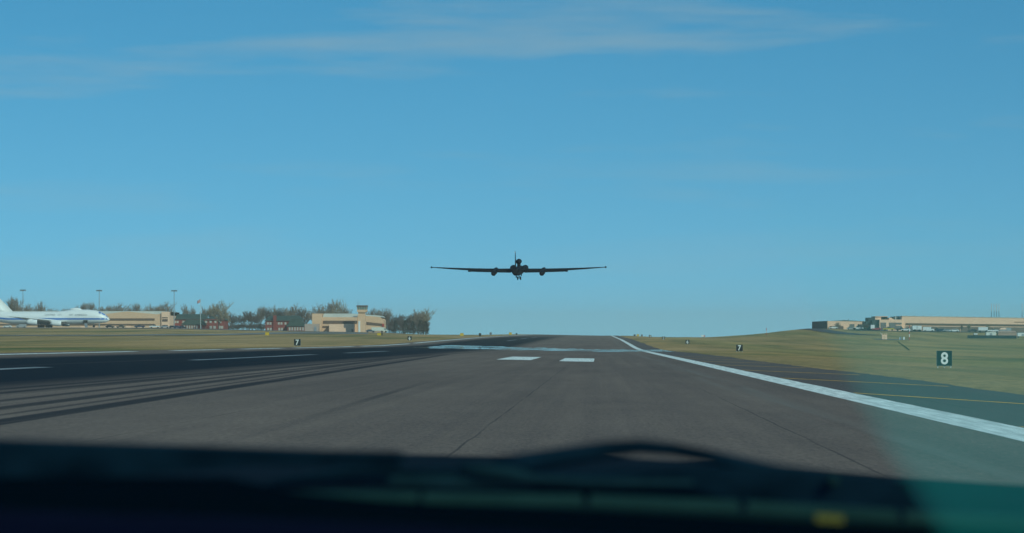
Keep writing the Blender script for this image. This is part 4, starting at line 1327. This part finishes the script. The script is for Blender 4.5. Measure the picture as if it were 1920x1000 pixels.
# right wiper blade lying below the arch
g = slab([(1390, 945), (1735, 968), (1706, 925), (1660, 897), (1560, 888), (1450, 880), (1330, 876), (1180, 882), (1000, 890), (960, 905), (1100, 912), (1300, 915)], 1.185, 1.2)
veh(g, "wiper_blade", NAVY)
for (u, y, r) in ((945, 883, 11), (1562, 902, 11), (742, 853, 8)):
    veh(MB().tube([P(u, y, 1.183), P(u, y, 1.178)], [r * 1.18 / F, r * .8 * 1.18 / F], 12), "rivet", mat("grey_rivet", (.022, .032, .034), .9, .05), True)
# cowl, in panels between ribs
cow = []
for (u0, u1) in ((500, 780), (792, 1092), (1106, 1386), (1402, 1684), (1698, 2300)):
    def yc(u): return interp(u, [500, 640, 1100, 1400, 1700, 1920, 2300], [926, 927, 932, 944, 962, 972, 990])
    g = slab([(u0, yc(u0) + 17), (u1, yc(u1) + 17), (u1, yc(u1)), (u0, yc(u0))], 1.10, 1.12)
    veh(g, "cowl_panel", COWL)
g = slab([(700, 968), (1100, 964), (1400, 976), (1700, 998), (2300, 1030), (2300, 1010), (1700, 981), (1400, 962.5), (1100, 951), (700, 948)], 1.07, 1.085)
veh(g, "cowl_lip", mat("cowl_lip", (.013, .016, .014), .9, .05))
g = slab([(1530, 984), (1582, 986), (1582, 968), (1530, 964)], 1.05, 1.052)
veh(g, "yellow_sticker", mat("yellow_sticker", (.30, .12, .02), .8))
# black seal below the glass and navy dashboard
g = slab([(-900, 1100), (2500, 1200), (2500, 1045), (1700, 1002), (1400, 984), (1100, 968), (700, 950), (500, 930), (400, 905), (0, 905), (-900, 905)], 1.0, 1.04)
veh(g, "windshield_seal", mat("black_seal", (.0015, .0018, .002), .95, .0))
g = MB()
for (d0, off) in ((.86, 0), (.8, 6), (.5, 160)):
    for u, y in ((-900, 940), (0, 955), (400, 968), (800, 986), (1000, 1000), (1600, 1030), (2600, 1060)):
        g.v.append((XW(u, .86), d0, ZW(y, .86) - (0 if off == 0 else off * .0002)))
for j in range(2):
    for i in range(6):
        a = j * 7 + i
        g.f.append((a, a + 1, a + 8, a + 7))
veh(g, "dashboard", DASH, True)
# windshield: a thin raked pane of lightly tinted glass
gz0, gz1 = H - .085, H + .42
GS = 0.6
def gy(z): return 0.97 - (z - gz0) * GS
g = MB(); tk = .006
g.add([(-.75, gy(gz0), gz0), (.75, gy(gz0), gz0), (.75, gy(gz1), gz1), (-.75, gy(gz1), gz1), (-.75, gy(gz0) + tk, gz0), (.75, gy(gz0) + tk, gz0), (.75, gy(gz1) + tk, gz1), (-.75, gy(gz1) + tk, gz1)],
      [(0, 3, 2, 1), (4, 5, 6, 7), (0, 1, 5, 4), (1, 2, 6, 5), (2, 3, 7, 6), (3, 0, 4, 7)])
ws = veh(g, "windshield", glass_vol("tinted_glass", (56.0, 12.0, 25.0), (0.02, 0.35, 0.9), 3.0))
# reflection on the right of the windshield, painted as a teal scattering volume
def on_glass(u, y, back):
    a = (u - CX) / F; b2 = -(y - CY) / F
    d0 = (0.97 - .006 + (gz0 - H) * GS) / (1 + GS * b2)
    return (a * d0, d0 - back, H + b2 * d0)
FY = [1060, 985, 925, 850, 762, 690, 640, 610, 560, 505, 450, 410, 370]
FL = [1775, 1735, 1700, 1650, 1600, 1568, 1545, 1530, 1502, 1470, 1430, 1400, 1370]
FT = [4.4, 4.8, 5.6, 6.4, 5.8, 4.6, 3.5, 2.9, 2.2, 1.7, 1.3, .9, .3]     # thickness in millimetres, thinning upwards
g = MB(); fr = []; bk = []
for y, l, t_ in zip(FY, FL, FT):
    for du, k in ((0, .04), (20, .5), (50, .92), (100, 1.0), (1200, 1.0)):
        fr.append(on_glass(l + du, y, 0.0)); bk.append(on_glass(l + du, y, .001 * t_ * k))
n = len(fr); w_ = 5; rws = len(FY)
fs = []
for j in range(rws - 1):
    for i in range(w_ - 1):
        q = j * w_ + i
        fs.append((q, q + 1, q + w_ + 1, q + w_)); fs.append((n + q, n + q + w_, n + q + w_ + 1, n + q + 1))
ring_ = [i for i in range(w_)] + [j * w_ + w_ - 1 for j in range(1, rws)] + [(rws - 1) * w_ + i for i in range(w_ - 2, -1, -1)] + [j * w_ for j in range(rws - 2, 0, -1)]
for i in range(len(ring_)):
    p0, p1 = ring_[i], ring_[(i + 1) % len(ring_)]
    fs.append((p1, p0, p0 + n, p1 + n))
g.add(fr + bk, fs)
veh(g, "teal_reflection", glass_vol("teal_reflection", (26.0, 1.0, 3.0), (0.05, 1.0, 0.78), 26.0, -0.5))

# ------------------------------------------------------------------ air
g = MB().box(-4200, 4200, -320, 6200, -5.0, 60.0)
hz = g.build("haze", vol_mat("haze", (1.0, 0.93, 0.78), 0.00012))
tag(hz, "thin pale haze in the air over the airfield", "haze", kind="stuff")
